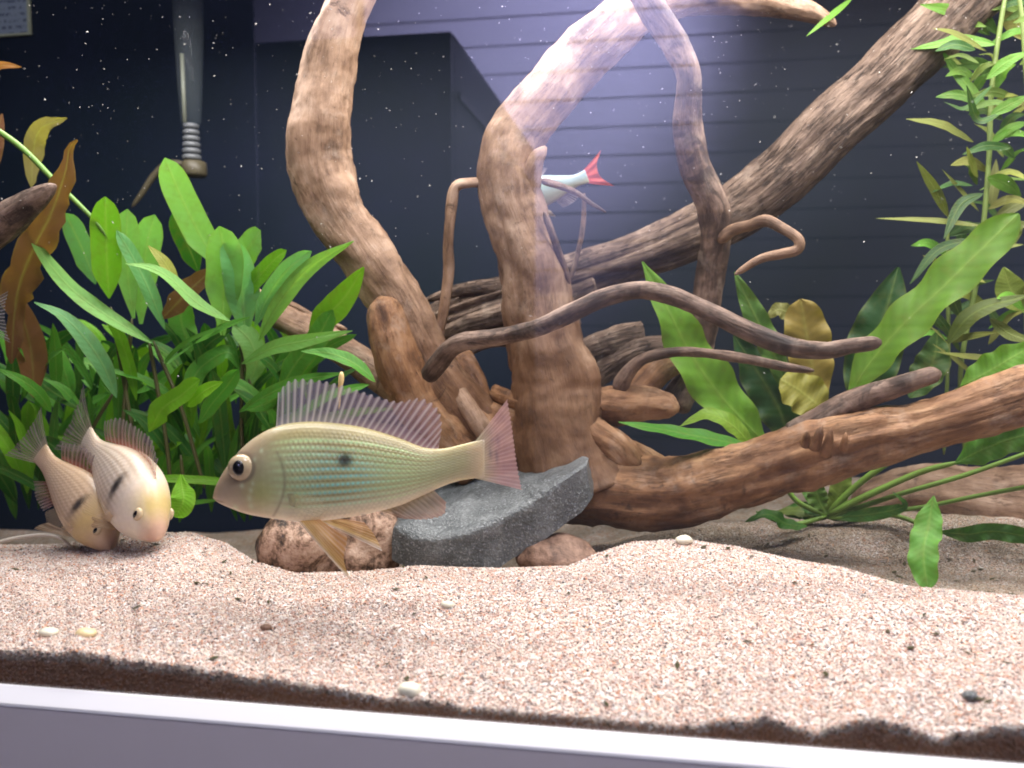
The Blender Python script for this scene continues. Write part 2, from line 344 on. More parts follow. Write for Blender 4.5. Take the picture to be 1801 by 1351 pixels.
def build_grains():
    pxs = np.linspace(-60, 1860, 300); Ys = np.linspace(0.002, 0.46, 70)
    verts, faces, det = [], [], []
    for Y in Ys:
        for px in pxs:
            Yr, _ = ridge(px)
            verts.append((px_col(px, Y), Y*K, sand_z(px, Y)))
            d = min(1.0, max(0.0, (Y-Yr-0.004)/0.03)); d *= 0.95+0.5*noise.noise(Vector((px/60, Y*25, 9)))
            det.append(max(0, min(1, d)))
    n = len(pxs)
    for j in range(len(Ys)-1):
        for i in range(n-1): faces.append((j*n+i, j*n+i+1, (j+1)*n+i+1, (j+1)*n+i))
    top = len(verts)
    for r in range(1, 4):
        for i, px in enumerate(pxs):
            x, y, z = verts[i]; verts.append((x, y-0.0003, z-(z+0.004-ZL)*r/3)); det.append(1.3)
    def idx(r, i): return i if r == 0 else top+(r-1)*n+i
    for r in range(3):
        for i in range(n-1): faces.append((idx(r, i), idx(r+1, i), idx(r+1, i+1), idx(r, i+1)))
    o = mesh_obj('sand_grains', verts, faces, M['sand_grain']); add_attr(o, 'detritus', 'FLOAT', det)
    tag(o, 'coarse pinkish cream sand grains covering the tank floor', 'sand', kind='stuff')
    ng = bpy.data.node_groups.new('scatter_grains', 'GeometryNodeTree')
    ng.interface.new_socket('Geometry', in_out='INPUT', socket_type='NodeSocketGeometry')
    ng.interface.new_socket('Geometry', in_out='OUTPUT', socket_type='NodeSocketGeometry')
    N = ng.nodes.new; L = ng.links.new
    gi, go = N('NodeGroupInput'), N('NodeGroupOutput')
    dp = N('GeometryNodeDistributePointsOnFaces'); dp.inputs['Density'].default_value = 430000
    ico = N('GeometryNodeMeshIcoSphere'); ico.inputs['Radius'].default_value = 1; ico.inputs['Subdivisions'].default_value = 1
    sm = N('GeometryNodeSetMaterial'); sm.inputs['Material'].default_value = M['sand_grain']
    ip = N('GeometryNodeInstanceOnPoints')
    rs = N('FunctionNodeRandomValue'); rs.data_type = 'FLOAT_VECTOR'; rs.inputs[0].default_value = (0.0004, 0.0004, 0.0003); rs.inputs[1].default_value = (0.0013, 0.0011, 0.0008)
    rr = N('FunctionNodeRandomValue'); rr.data_type = 'FLOAT_VECTOR'; rr.inputs[1].default_value = (6.28, 6.28, 6.28); rr.inputs['Seed'].default_value = 3
    L(gi.outputs[0], dp.inputs[0]); L(ico.outputs[0], sm.inputs[0]); L(dp.outputs[0], ip.inputs['Points']); L(sm.outputs[0], ip.inputs['Instance'])
    L(rs.outputs[0], ip.inputs['Scale']); L(rr.outputs[0], ip.inputs['Rotation']); L(ip.outputs[0], go.inputs[0])
    md = o.modifiers.new('scatter', 'NODES'); md.node_group = ng
build_grains()

# ------------------------------------------------------------------ the tank
tank = tag(empty('aquarium', (0, 0, ZL)), 'glass aquarium with white ledge, grey front panel and dark back', 'aquarium')
XA, XB, YB = -1.25, 0.95, 0.60
box('front_pane', (XA, -0.006, ZL-0.09), (XB, 0.0, ZL+0.62), M['glass'], tank)
mesh_obj('ledge', [(x, y, ZL+z) for x in (XA, XB) for y, z in ((-0.0065, 0.0), (-0.0078, 0.0), (-0.0150, -0.0062), (-0.0155, -0.0075), (-0.0065, -0.0075))],
         [(i, i+1, i+6, i+5) for i in range(4)]+[(4, 0, 5, 9), (0, 4, 3, 2, 1), (5, 6, 7, 8, 9)], M['trim'], tank, False)
box('front_panel', (XA, -0.0150, ZL-0.25), (XB, -0.0065, ZL-0.0080), M['panel'], tank, 0.0005)
box('back_pane', (XA, YB, ZL-0.09), (XB, YB+0.008, ZL+0.62), M['backpane'], tank)

# ------------------------------------------------------------------ the room that the pane mirrors
def mirror(px, py, dist):                         # point seen mirrored at depth dist behind the pane
    d = ray(px, py); p = CAM+d*((dist-CAM.y)/d.y); return Vector((p.x, -p.y, p.z))
WY = 2.0
wall_l, wall_r = mirror(640, 0, WY).x, 2.2
wall = box('wall', (wall_l, -WY-0.10, -0.6), (wall_r, -WY-0.012, 1.55), M['sidewall']); tag(wall, kind='structure')
pitch = 48.5*(WY+0.4)/FPX
for k in range(27):
    z0 = -0.55+k*pitch
    pk = box('plank', (wall_l+0.002, -WY-0.011, z0), (wall_r-0.002, -WY, z0+pitch-0.0035), M['plank'], wall, 0.002)
wl = box('wall_return', (mirror(452, 0, WY).x-0.02, -WY-0.10, -0.6), (wall_l-0.004, -WY-0.03, 1.55), M['sidewall']); tag(wl, kind='structure')
cup = tag(empty('cupboard'), 'dark cupboard mirrored in the front pane before the boarded wall', 'cupboard')
c0, c1 = mirror(452, 70, 1.0), mirror(797, 57, 1.0)
cup.location = ((c0.x+c1.x)/2, -1.5, -0.6)
box('carcass', (c0.x, -WY+0.02, -0.6), (c1.x, -1.02, c1.z), M['cupside'], cup, 0.003)
box('door', (c0.x+0.002, -1.018, -0.55), (c1.x-0.001, -1.0, c1.z-0.002), M['cupboard'], cup, 0.002)
box('side_moulding', (c1.x+0.001, -WY+0.03, c1.z-0.10), (c1.x+0.006, -1.04, c1.z-0.088), M['cupboard'], cup)

# ------------------------------------------------------------------ driftwood
def tube(name, pts, parent, mat, seg=20, rough=0.10, ridge_amt=0.0, seed=0, step=5.0, tip='round', flat=1.0, knots=(), shade_brown=None):
    """pts: (px, py, width px, depth); a tapering branch whose grain runs along it"""
    ctl = []
    for px, py, w, Y in pts:
        p = P(px, py, Y); ctl.append((p.x, p.y, p.z, w/2*S(px, py, Y)))
    L = sum(math.dist(a[:3], b[:3]) for a, b in zip(ctl[:-1], ctl[1:]))
    n = max(8, int(L/(step*S(*pts[0][:2], pts[0][3]))))
    c = catmull(ctl, n)
    verts, faces, grain = [], [], []
    up = None; run = 0; so = Vector((seed*7.3, seed*3.1, seed*1.7))
    for k in range(n):
        p = Vector(c[k][:3]); a = Vector(c[max(0, k-1)][:3]); b = Vector(c[min(n-1, k+1)][:3])
        tg = (b-a).normalized()
        if up is None:
            up = Vector((0, -1, 0)); up = (up-tg*up.dot(tg)).normalized()
        else: up = (up-tg*up.dot(tg)).normalized()
        sd = tg.cross(up)
        if k: run += (p-Vector(c[k-1][:3])).length
        r = max(c[k][3], 0.0004)
        if tip == 'round':
            q = min(k, n-1-k); r *= [0.35, 0.75, 0.93][q] if q < 3 else 1
        elif tip == 'end':
            q = n-1-k; r *= [0.3, 0.7, 0.92][q] if q < 3 else 1
        wob = Vector((noise.noise(so+Vector((run*16, 0, 0))), noise.noise(so+Vector((0, run*16, 5))), noise.noise(so+Vector((0, 3, run*16)))))*r*0.22*(rough/0.1)
        for j in range(seg):
            an = 2*math.pi*j/seg; ca, sa = math.cos(an), math.sin(an)
            q = Vector((ca*1.3, sa*1.3, run/r*0.55)) if False else Vector((ca*1.2, sa*1.2, run*22))
            f = 1+rough*1.6*noise.noise(q+so)+rough*0.8*noise.noise(q*2.7+so)+rough*0.45*noise.noise(q*6.5+so)
            if ridge_amt:
                g = noise.noise(Vector((ca*3.0, sa*3.0, run*3))+so)+0.7*noise.noise(Vector((ca*7, sa*7, run*6))+so)+0.4*noise.noise(Vector((ca*15, sa*15, run*14))+so)
                f += ridge_amt*(g-abs(g)*0.6)
            for kn in knots:                     # (position 0..1, angle, height, size)
                dd = ((k/(n-1)-kn[0])*L/r)**2+(math.atan2(math.sin(an-kn[1]), math.cos(an-kn[1])))**2
                f += kn[2]*math.exp(-dd/kn[3]**2)
            verts.append(p+wob+(up*ca*flat+sd*sa)*r*f)
            grain.append((ca*r, sa*r, run+seed*0.37))
    for k in range(n-1):
        for j in range(seg): faces.append((k*seg+j, k*seg+(j+1) % seg, (k+1)*seg+(j+1) % seg, (k+1)*seg+j))
    faces.append(tuple(range(seg-1, -1, -1))); faces.append(tuple((n-1)*seg+j for j in range(seg)))
    o = mesh_obj(name, verts, faces, mat, parent); add_attr(o, 'grain', 'FLOAT_VECTOR', grain)
    add_attr(o, 'shade_brown', 'FLOAT', [0.0 if shade_brown is None else max(0, min(1, (k/(n-1)-shade_brown[0])/(shade_brown[1]-shade_brown[0]))) for k in range(n) for j in range(seg)])
    return o

st = tag(empty('driftwood_stump', P(960, 850, .36)), 'tan branching driftwood stump with two tall trunks rising behind the striped fish', 'driftwood')
W, WD, WR, WO = M['wood'], M['wood_dark'], M['wood_rough'], M['wood_orange']
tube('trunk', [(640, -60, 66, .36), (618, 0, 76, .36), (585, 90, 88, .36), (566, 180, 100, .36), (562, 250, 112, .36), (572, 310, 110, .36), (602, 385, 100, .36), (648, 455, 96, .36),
               (695, 530, 96, .36), (742, 610, 92, .36), (790, 690, 96, .36), (850, 770, 110, .37), (900, 830, 120, .37)], st, W, 36, 0.085, 0.05, 1, knots=[(0.30, 0.4, 0.16, 0.5), (0.25, 2.0, 0.12, 0.5), (0.42, 5.2, 0.1, .5)], shade_brown=(0.55, 0.9))
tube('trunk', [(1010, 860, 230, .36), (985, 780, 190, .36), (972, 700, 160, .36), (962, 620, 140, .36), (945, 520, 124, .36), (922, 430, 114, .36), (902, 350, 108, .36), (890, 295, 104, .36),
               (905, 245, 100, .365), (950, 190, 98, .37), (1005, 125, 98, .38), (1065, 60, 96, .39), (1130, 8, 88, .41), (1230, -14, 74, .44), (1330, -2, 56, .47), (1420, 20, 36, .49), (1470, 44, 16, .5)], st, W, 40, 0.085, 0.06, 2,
     knots=[(0.29, 0.5, 0.22, 0.6), (0.45, -0.7, 0.12, 0.4), (0.16, 1.2, 0.10, 0.6), (0.22, -0.9, -0.18, 0.4)], shade_brown=(0.36, 0.10))
tube('branch', [(668, 522, 30, .33), (674, 540, 58, .33), (684, 575, 74, .33), (700, 630, 84, .33), (735, 700, 90, .34), (785, 760, 100, .35), (850, 820, 110, .36)], st, WO, 28, 0.09, 0.05, 3, tip='round', knots=[(0.45, 0.9, -0.25, 0.4)])
tube('branch', [(1120, -30, 56, .33), (1148, 20, 52, .33), (1192, 85, 50, .34), (1212, 140, 46, .34), (1206, 220, 50, .35), (1222, 290, 54, .36), (1252, 360, 56, .37), (1258, 430, 54, .38), (1246, 500, 50, .39),
                (1236, 580, 50, .40), (1222, 650, 48, .41), (1180, 720, 60, .40)], st, WD, 22, 0.09, 0.05, 4)
tube('branch', [(752, 668, 32, .29), (772, 640, 36, .28), (805, 606, 34, .27), (870, 595, 32, .26), (940, 578, 32, .25), (1000, 552, 33, .245), (1060, 526, 34, .24), (1120, 513, 32, .24), (1180, 522, 33, .24),
                (1250, 550, 33, .24), (1320, 583, 35, .24), (1390, 610, 34, .235), (1450, 617, 32, .23), (1500, 608, 28, .23), (1550, 602, 24, .23)], st, WD, 20, 0.10, 0.04, 5)
tube('twig', [(1085, 690, 30, .36), (1105, 655, 26, .35), (1135, 630, 22, .34), (1190, 619, 18, .33), (1250, 622, 17, .32), (1320, 632, 17, .31), (1380, 644, 15, .31), (1432, 652, 9, .31)], st, WD, 14, 0.13, 0, 6)
tube('twig', [(1262, 425, 26, .37), (1290, 405, 20, .36), (1320, 396, 19, .35), (1348, 388, 20, .34), (1375, 400, 19, .33), (1403, 420, 18, .32), (1402, 438, 18, .32), (1375, 446, 17, .32), (1335, 456, 15, .32), (1292, 483, 9, .32)], st, W, 14, 0.10, 0, 7)
tube('twig', [(856, 322, 18, .35), (826, 322, 17, .35), (802, 328, 18, .35), (795, 360, 19, .35), (790, 420, 17, .35), (790, 480, 19, .36), (782, 540, 17, .36), (772, 600, 15, .37)], st, W, 12, 0.14, 0, 8)
tube('twig', [(950, 318, 14, .35), (985, 328, 13, .34), (1015, 340, 10, .34), (1040, 358, 8, .34), (1066, 374, 5, .34)], st, WD, 10, 0.15, 0, 9)
tube('stub', [(918, 360, 60, .355), (932, 315, 40, .345), (944, 282, 28, .34), (960, 258, 16, .34)], st, W, 18, 0.12, 0.05, 10)
tube('twig', [(958, 372, 12, .33), (975, 420, 13, .33), (992, 470, 13, .34), (1002, 500, 8, .35)], st, WD, 10, 0.1, 0, 11)
tube('twig', [(1028, 340, 8, .45), (1025, 400, 9, .45), (1012, 460, 9, .45), (1000, 500, 8, .45)], st, WD, 8, 0.1, 0, 12)
tube('root', [(840, 740, 70, .38), (910, 745, 84, .37), (990, 775, 90, .36), (1070, 800, 80, .355), (1130, 815, 60, .36), (1200, 850, 50, .37)], st, WO, 36, 0.18, 0.20, 13)
tube('root', [(800, 700, 50, .37), (850, 745, 60, .36), (890, 790, 60, .355), (930, 840, 60, .36)], st, WO, 28, 0.16, 0.2, 17)
tube('root', [(980, 690, 70, .385), (1040, 750, 54, .345), (1085, 790, 50, .335), (1110, 830, 50, .34)], st, WO, 28, 0.16, 0.2, 18)
tube('root', [(745, 625, 40, .385), (800, 680, 36, .35), (835, 735, 34, .34), (870, 790, 40, .345)], st, W, 20, 0.14, 0.15, 19)
tube('root', [(870, 690, 34, .39), (925, 706, 30, .345), (975, 716, 26, .33), (1010, 735, 24, .335)], st, WO, 18, 0.16, 0.15, 20)
tube('root', [(980, 690, 90, .37), (1060, 712, 70, .36), (1120, 712, 66, .36), (1170, 716, 50, .36), (1195, 720, 26, .36)], st, WO, 28, 0.18, 0.16, 14)
tube('root', [(1080, 735, 60, .37), (1120, 690, 54, .38), (1165, 650, 50, .39), (1215, 632, 30, .40)], st, WO, 18, 0.10, 0.04, 15)
tube('root', [(800, 620, 40, .40), (830, 670, 50, .39), (850, 730, 60, .38), (900, 800, 70, .37)], st, WO, 18, 0.14, 0.06, 16)

lg = tag(empty('weathered_log', P(1250, 420, .5)), 'rough grey brown log leaning diagonally across the back of the tank', 'driftwood')
tube('log', [(1830, -110, 112, .50), (1700, -2, 110, .50), (1618, 78, 106, .50), (1527, 163, 104, .50), (1447, 240, 102, .49), (1372, 312, 100, .49), (1292, 372, 98, .49), (1200, 418, 90, .48), (1100, 456, 80, .48), (1000, 490, 80, .48),
             (900, 530, 90, .48), (800, 560, 80, .48), (730, 580, 50, .48)], lg, WR, 64, 0.035, 0.20, 21, step=6)
for i, q in enumerate([[(1020, 470, 30, .47), (920, 500, 34, .46), (820, 508, 24, .46), (745, 530, 8, .46)], [(1050, 500, 34, .46), (930, 545, 40, .45), (820, 575, 30, .45), (740, 600, 8, .45)],
                       [(1020, 560, 26, .46), (930, 590, 34, .45), (850, 600, 30, .45), (770, 650, 10, .45)], [(1130, 590, 60, .46), (1080, 600, 64, .45), (1030, 620, 50, .45), (960, 680, 30, .45)],
                       [(1180, 600, 40, .46), (1110, 620, 50, .45), (1050, 660, 44, .45), (1000, 720, 30, .44)]]):
    tube('splinter', q, lg, WR, 18, 0.14, 0.25, 22+i, tip='end', flat=0.5)

rl = tag(empty('fallen_log', P(1300, 880, .32)), 'smooth orange brown log with a grey stub lying beside the slate', 'driftwood')
tube('log', [(960, 880, 70, .36), (1040, 868, 122, .35), (1120, 868, 132, .345), (1200, 866, 124, .34), (1290, 842, 114, .335), (1370, 812, 114, .33), (1440, 788, 122, .325), (1510, 774, 108, .32), (1600, 760, 90, .32),
             (1700, 733, 92, .31), (1801, 700, 98, .31), (1920, 660, 100, .30)], rl, WO, 48, 0.09, 0.10, 31, knots=[(0.42, 0.8, 0.10, 0.5), (0.36, 1.3, -0.12, 0.25), (0.5, 1.0, 0.12, 0.35)])
for i, q in enumerate([[(1432, 790, 20, .285), (1440, 765, 15, .28), (1446, 748, 8, .28)], [(1452, 800, 20, .285), (1458, 772, 15, .278), (1462, 752, 8, .278)], [(1415, 785, 18, .29), (1418, 768, 12, .285), (1420, 758, 7, .285)], [(1484, 790, 16, .285), (1487, 772, 12, .28), (1488, 760, 7, .28)]]):
    tube('knot', q, rl, WO, 12, 0.15, 0, 50+i, tip='end')
tube('stub', [(1400, 770, 60, .335), (1450, 735, 50, .33), (1510, 702, 42, .325), (1570, 682, 38, .32), (1625, 664, 34, .32), (1655, 656, 28, .32)], rl, WD, 20, 0.09, 0.06, 32, tip='end')

bl = tag(empty('pale_branch', P(560, 600, .42)), 'pale pinkish branch lying behind the fern beside the stump', 'driftwood')
tube('branch', [(430, 520, 44, .44), (500, 560, 48, .43), (570, 595, 54, .42), (640, 640, 60, .41), (720, 700, 60, .40)], bl, W, 20, 0.10, 0.08, 41)
tube('twig', [(470, 520, 14, .43), (520, 540, 14, .43), (560, 562, 12, .43), (610, 580, 10, .43)], bl, W, 10, 0.12, 0, 42)
pl = tag(empty('flat_driftwood', P(1760, 900, .5)), 'flat pinkish driftwood with dark grain lying on sand behind the sword plant', 'driftwood')
tube('log', [(1500, 885, 60, .50), (1600, 868, 90, .50), (1700, 872, 120, .50), (1801, 885, 140, .50), (1950, 900, 150, .50)], pl, W, 30, 0.08, 0.12, 43)
dl = tag(empty('dark_branch', P(20, 380, .2)), 'dark blackish branch tip in front of the withered brown leaf', 'driftwood')
tube('branch', [(-120, 470, 90, .22), (-40, 415, 76, .22), (20, 378, 54, .22), (65, 350, 38, .22), (98, 326, 16, .22)], dl, WD, 20, 0.10, 0.10, 44)

# ------------------------------------------------------------------ stones
def lump(name, px, py, Y, wx, wz, wy, mat, seed, amp=0.18, sub=4, sq=1.0):
    s = S(px, py, Y); c = P(px, py, Y)
    bm = bmesh.new(); bmesh.ops.create_icosphere(bm, subdivisions=sub, radius=1)
    so = Vector((seed*5.1, seed*2.3, seed))
    for v in bm.verts:
        n = v.co.normalized(); f = 1+amp*noise.noise(n*1.3+so)*1.6+amp*0.5*noise.noise(n*3.1+so)+amp*.2*noise.noise(n*8+so)
        q = Vector([math.copysign(abs(k)**sq, k) for k in n])
        v.co = Vector((q.x*wx/2*s, q.y*wy/2*s, q.z*wz/2*s))*f
    me = bpy.data.meshes.new(name); bm.to_mesh(me); bm.free(); me.materials.append(mat)
    me.polygons.foreach_set('use_smooth', [True]*len(me.polygons))
    o = bpy.data.objects.new(name, me); COL.objects.link(o); o.location = c
    return o
tag(lump('mottled_stone', 530, 968, .265, 150, 150, 120, M['granite'], 3, 0.16), 'rounded pinkish stone with black patches under the fish belly', 'stone', 'mottled stones half sunk in the sand')
tag(lump('mottled_stone', 640, 958, .285, 140, 150, 120, M['granite'], 8, 0.16), 'pale mottled stone wedged against the low end of the slate', 'stone', 'mottled stones half sunk in the sand')
tag(lump('brown_stone', 985, 992, .272, 150, 100, 100, M['brownstone'], 5, 0.14), 'dull brown stone propping up the slate beside the fallen log', 'stone')

def slate():
    # top outline and foot outline of the slab, clockwise from the near left corner
    top = [(692, 925, .262), (725, 944, .255), (770, 946, .252), (825, 935, .252), (875, 915, .255), (925, 888, .26), (975, 852, .268), (1015, 826, .276), (1031, 815, .285), (1035, 803, .305), (1010, 787, .35), (955, 787, .38), (905, 800, .38), (850, 815, .38), (790, 838, .37), (735, 875, .34), (700, 905, .30)]
    foot = [(690, 990, .262), (725, 1010, .258), (770, 1016, .256), (825, 1016, .256), (878, 1008, .258), (930, 975, .262), (985, 940, .268), (1022, 908, .275), (1042, 884, .284), (1048, 860, .31), (1030, 850, .36), (970, 860, .38), (910, 880, .38), (850, 890, .38), (790, 910, .37), (735, 950, .34), (700, 975, .30)]
    n = len(top); tp = [P(*q) for q in top]; fp = [P(*q) for q in foot]
    ct = sum(tp, Vector())/n; cf = sum(fp, Vector())/n
    rings = [(tp, ct, 0.0)]
    bm = bmesh.new(); R = []
    def ring(pts): R.append([bm.verts.new(p) for p in pts])
    for f in (0.25, 0.5, 0.75, 0.955): ring([ct.lerp(p, f) for p in tp])
    for f in (0.05, 0.3, 0.6, 0.9): ring([a.lerp(b, f)+(a-ct)*0.0 for a, b in zip(tp, fp)])
    ring([cf.lerp(p, 0.8) for p in fp])
    for a, b in zip(R[:-1], R[1:]):
        for i in range(n): bm.faces.new((a[i], a[(i+1) % n], b[(i+1) % n], b[i]))
    bm.faces.new(R[0][::-1]); bm.faces.new(R[-1])
    bmesh.ops.subdivide_edges(bm, edges=bm.edges[:], cuts=2, use_grid_fill=True)
    bmesh.ops.triangulate(bm, faces=[f for f in bm.faces if len(f.verts) > 4])
    bmesh.ops.recalc_face_normals(bm, faces=bm.faces[:]); bm.normal_update()
    for v in bm.verts:
        v.co += v.normal*(0.0014*noise.noise(v.co*40)+0.0007*noise.noise(v.co*150)+0.0004*noise.noise(v.co*400))
    for e in bm.edges:
        if len(e.link_faces) == 2 and e.calc_face_angle() > 0.7: e.smooth = False
    org = P(870, 1000, .3)
    for v in bm.verts: v.co -= org
    me = bpy.data.meshes.new('slate'); bm.to_mesh(me); bm.free(); me.materials.append(M['slate'])
    me.polygons.foreach_set('use_smooth', [True]*len(me.polygons))
    o = bpy.data.objects.new('slate', me); COL.objects.link(o); o.location = org
    tag(o, 'dark grey slate slab with sparkling top lying under the fish tail', 'stone')
slate()

def pebble(name, px, py, w, h, mat, label, cat, group=None):
    # rest it on the sand where that pixel's ray meets the sand
    Y = 0.003
    while Y < 0.3 and P(px, py+h*0.3, Y).z > sand_z(px, Y): Y += 0.002
    o = lump(name, px, py, max(Y, 0.008), w, h, w*0.8, mat, px*0.01, 0.10, 2)
    tag(o, label, cat, group); return o
pebble('snail_shell', 1203, 950, 32, 18, M['shell'], 'small ivory shell on the sand crest beside the fallen log', 'shell')
pebble('snail_shell', 787, 1064, 24, 14, M['shell'], 'small white shell lying on open sand in front of the slate', 'shell')
pebble('snail_shell', 720, 1214, 44, 28, M['shell'], 'round cream shell at the sand edge against the front pane', 'shell')
pebble('snail_shell', 150, 1114, 38, 18, M['shell_yellow'], 'flat yellowish shell lying close to a whiter shell on the sand', 'shell')
pebble('snail_shell', 86, 1112, 36, 16, M['shell'], 'flat white shell lying close to a yellowish shell on the sand', 'shell')
pebble('dark_pebble', 1706, 1224, 26, 18, M['slate'], 'small dark grey pebble alone on the pale sand', 'pebble')
pebble('orange_pebble', 468, 1104, 22, 12, M['brownstone'], 'small orange brown pebble alone on the sand', 'pebble')

# ------------------------------------------------------------------ plants
def leaf(parent, pts, w, col, tipshape='lance', roll=0.0, wave=0.0, fold=0.10, name='leaf', seed=None, n=18, veiny=0, rag=0.0):
    """pts from foot to tip as (px, py, depth); w is the greatest width in photo pixels"""
    seed = random.random()*50 if seed is None else seed
    c = catmull([tuple(P(*p)) for p in pts], n); m = 8
    mid = pts[len(pts)//2]; hw = w/2*S(*mid)
    verts, faces, luv = [], [], []
    for k in range(n):
        t = k/(n-1); p = Vector(c[k]); tg = (Vector(c[min(n-1, k+1)])-Vector(c[max(0, k-1)])).normalized()
        nrm = (CAM-p).normalized()+Vector((0, 0, 0.45)); nrm = (nrm-tg*nrm.dot(tg)).normalized()
        nrm = Matrix.Rotation(roll+0.25*noise.noise(Vector((t*2, seed, 0))), 3, tg) @ nrm
        sd = tg.cross(nrm)
        if tipshape == 'lance': pr = (math.sin(math.pi*min(1, t**0.85))**0.8) if t < 1 else 0
        elif tipshape == 'strap': pr = min(1, (t/0.28)**0.8)*(1-max(0, (t-0.70)/0.30)**2.2)**0.6 if t < 1 else 0
        elif tipshape == 'round': pr = min(1, 0.12+(t/0.5)**1.1)*(1-max(0, (t-0.66)/0.34)**2.6)**0.5 if t < 1 else 0
        else: pr = (t**0.7)*(1-t**5)
        pr = max(pr, 0.05)
        for j in range(m+1):
            u = -1+2*j/m
            ww = hw*pr*(1+(0.10+rag)*noise.noise(Vector((t*(5+rag*25), seed+u, 2))))
            off = fold*hw*pr*(abs(u)**1.2)+wave*hw*pr*abs(u)**2*math.sin(t*26+seed+u*1.4)
            off += 0.10*hw*noise.noise(Vector((t*4, u*1.5, seed)))
            verts.append(p+sd*u*ww+nrm*off*(1 if fold >= 0 else -1)); luv.append((u, t, (seed % 1)+veiny))
    for k in range(n-1):
        for j in range(m): a = k*(m+1)+j; faces.append((a, a+1, a+m+2, a+m+1))
    o = mesh_obj(name, verts, faces, M['leaf'], parent); add_attr(o, 'leafuv', 'FLOAT_VECTOR', luv)
    o.color = (*col, 1); return o
def stem(parent, pts, col, seed=0, name='stem'):
    o = tube(name, pts, parent, M['stem'], 8, 0.05, 0, seed, step=9); o.color = (*col, 1); return o
def jit(c, a=0.18): 
    k = 1+random.uniform(-a, a); return tuple(max(0.004, x*k*(1+random.uniform(-a, a)*0.4)) for x in c)

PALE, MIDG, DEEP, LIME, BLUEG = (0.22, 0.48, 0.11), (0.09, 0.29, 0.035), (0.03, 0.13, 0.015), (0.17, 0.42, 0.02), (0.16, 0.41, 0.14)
BROWN, OLIVE, YELLOW = (0.16, 0.085, 0.03), (0.20, 0.22, 0.05), (0.42, 0.42, 0.10)
fern = tag(empty('java_fern', P(330, 850, .36)), 'dense bright green clump of strap leaved plants on the sand', 'plant')
def F(pts, w, col, shape='strap', Y=.30, dY=0.06, roll=0.0, wave=0.03, **kw):
    n = len(pts); leaf(fern, [(x, y, Y+dY*(1-i/(n-1))) for i, (x, y) in enumerate(pts)], w*(0.9 if shape != 'round' else 1), jit(col, 0.1), shape, roll, wave+0.03, **kw)
F([(270, 605), (190, 556), (125, 508), (78, 452), (40, 386)], 36, PALE, 'lance', .27, roll=0.2)
F([(192, 525), (188, 470), (186, 410), (185, 346)], 54, LIME, 'strap', .29, 0.02)
F([(168, 500), (150, 450), (132, 410), (116, 375)], 42, BLUEG, 'strap', .32)
F([(235, 560), (226, 500), (222, 430), (224, 368)], 44, PALE, 'round', .33, 0.02)
F([(248, 570), (250, 500), (258, 430), (272, 378)], 50, PALE, 'round', .35, 0.02)
F([(290, 580), (262, 510), (235, 455), (205, 405)], 30, BLUEG, 'strap', .30, 0.02)
F([(385, 470), (350, 410), (318, 345), (290, 278)], 58, PALE, 'strap', .29, 0.05, roll=-.2)
F([(350, 480), (334, 440), (318, 405), (306, 370)], 42, DEEP, 'strap', .33)
F([(392, 590), (392, 530), (396, 460), (386, 398)], 62, PALE, 'round', .29, 0.04)
F([(430, 600), (428, 540), (420, 480), (400, 420)], 58, BLUEG, 'round', .30, 0.04)
F([(400, 500), (425, 455), (446, 424), (458, 406)], 46, PALE, 'round', .32, 0.03)
F([(420, 535), (448, 495), (478, 462), (504, 440)], 32, LIME, 'strap', .31, 0.02)
F([(448, 575), (472, 520), (505, 475), (548, 442)], 34, BLUEG, 'strap', .29, 0.03, roll=.3)
F([(455, 600), (490, 535), (545, 470), (622, 424)], 34, PALE, 'lance', .28, 0.04, roll=.3)
F([(405, 565), (350, 535), (300, 490), (262, 470), (220, 464)], 30, PALE, 'lance', .26, 0.04, roll=.4)
F([(312, 510), (300, 480), (284, 455), (260, 432)], 24, YELLOW, 'lance', .29, 0.01)
F([(205, 700), (180, 640), (145, 590), (105, 552), (60, 532)], 38, BLUEG, 'lance', .27, 0.05, roll=.3)
F([(90, 725), (70, 695), (40, 670), (-5, 648)], 28, MIDG, 'lance', .24)
F([(62, 665), (54, 645), (44, 628), (32, 612)], 28, MIDG, 'lance', .30)
F([(62, 660), (80, 640), (96, 625), (116, 613)], 26, MIDG, 'lance', .30)
F([(58, 655), (80, 680), (110, 700), (140, 720)], 32, DEEP, 'lance', .31)
F([(425, 640), (480, 612), (545, 598), (620, 582)], 30, PALE, 'lance', .26, 0.05, roll=.3)
F([(340, 605), (370, 588), (400, 572), (440, 558)], 20, MIDG, 'lance', .27)
F([(345, 602), (290, 640), (330, 600), (432, 560)], 10, MIDG, 'lance', .27)
F([(545, 590), (570, 560), (605, 525), (640, 470)], 60, LIME, 'lance', .30, 0.03)
F([(490, 690), (520, 640), (555, 600), (585, 545)], 46, MIDG, 'strap', .31, 0.02)
F([(262, 760), (285, 720), (320, 695), (352, 668)], 46, LIME, 'strap', .25, 0.03)
F([(330, 715), (345, 700), (365, 685), (392, 672)], 34, LIME, 'lance', .245, 0.02)
F([(350, 745), (372, 712), (395, 685), (420, 650)], 36, MIDG, 'strap', .27, 0.02)
F([(660, 672), (625, 640), (580, 622), (530, 618)], 34, MIDG, 'lance', .27, 0.02, roll=.3)
F([(420, 725), (470, 695), (530, 670), (605, 656)], 28, MIDG, 'lance', .27, 0.04, roll=.2)
F([(430, 720), (470, 710), (500, 690), (540, 668)], 32, MIDG, 'lance', .28, 0.04)
F([(285, 560), (310, 535), (340, 505), (382, 468)], 50, BROWN, 'lance', .31, 0.01, wave=.15)
F([(318, 835), (320, 860), (322, 880), (308, 910)], 42, LIME, 'round', .23, 0.01)
F([(345, 640), (330, 600), (318, 560), (325, 520)], 44, MIDG, 'round', .34, 0.01)
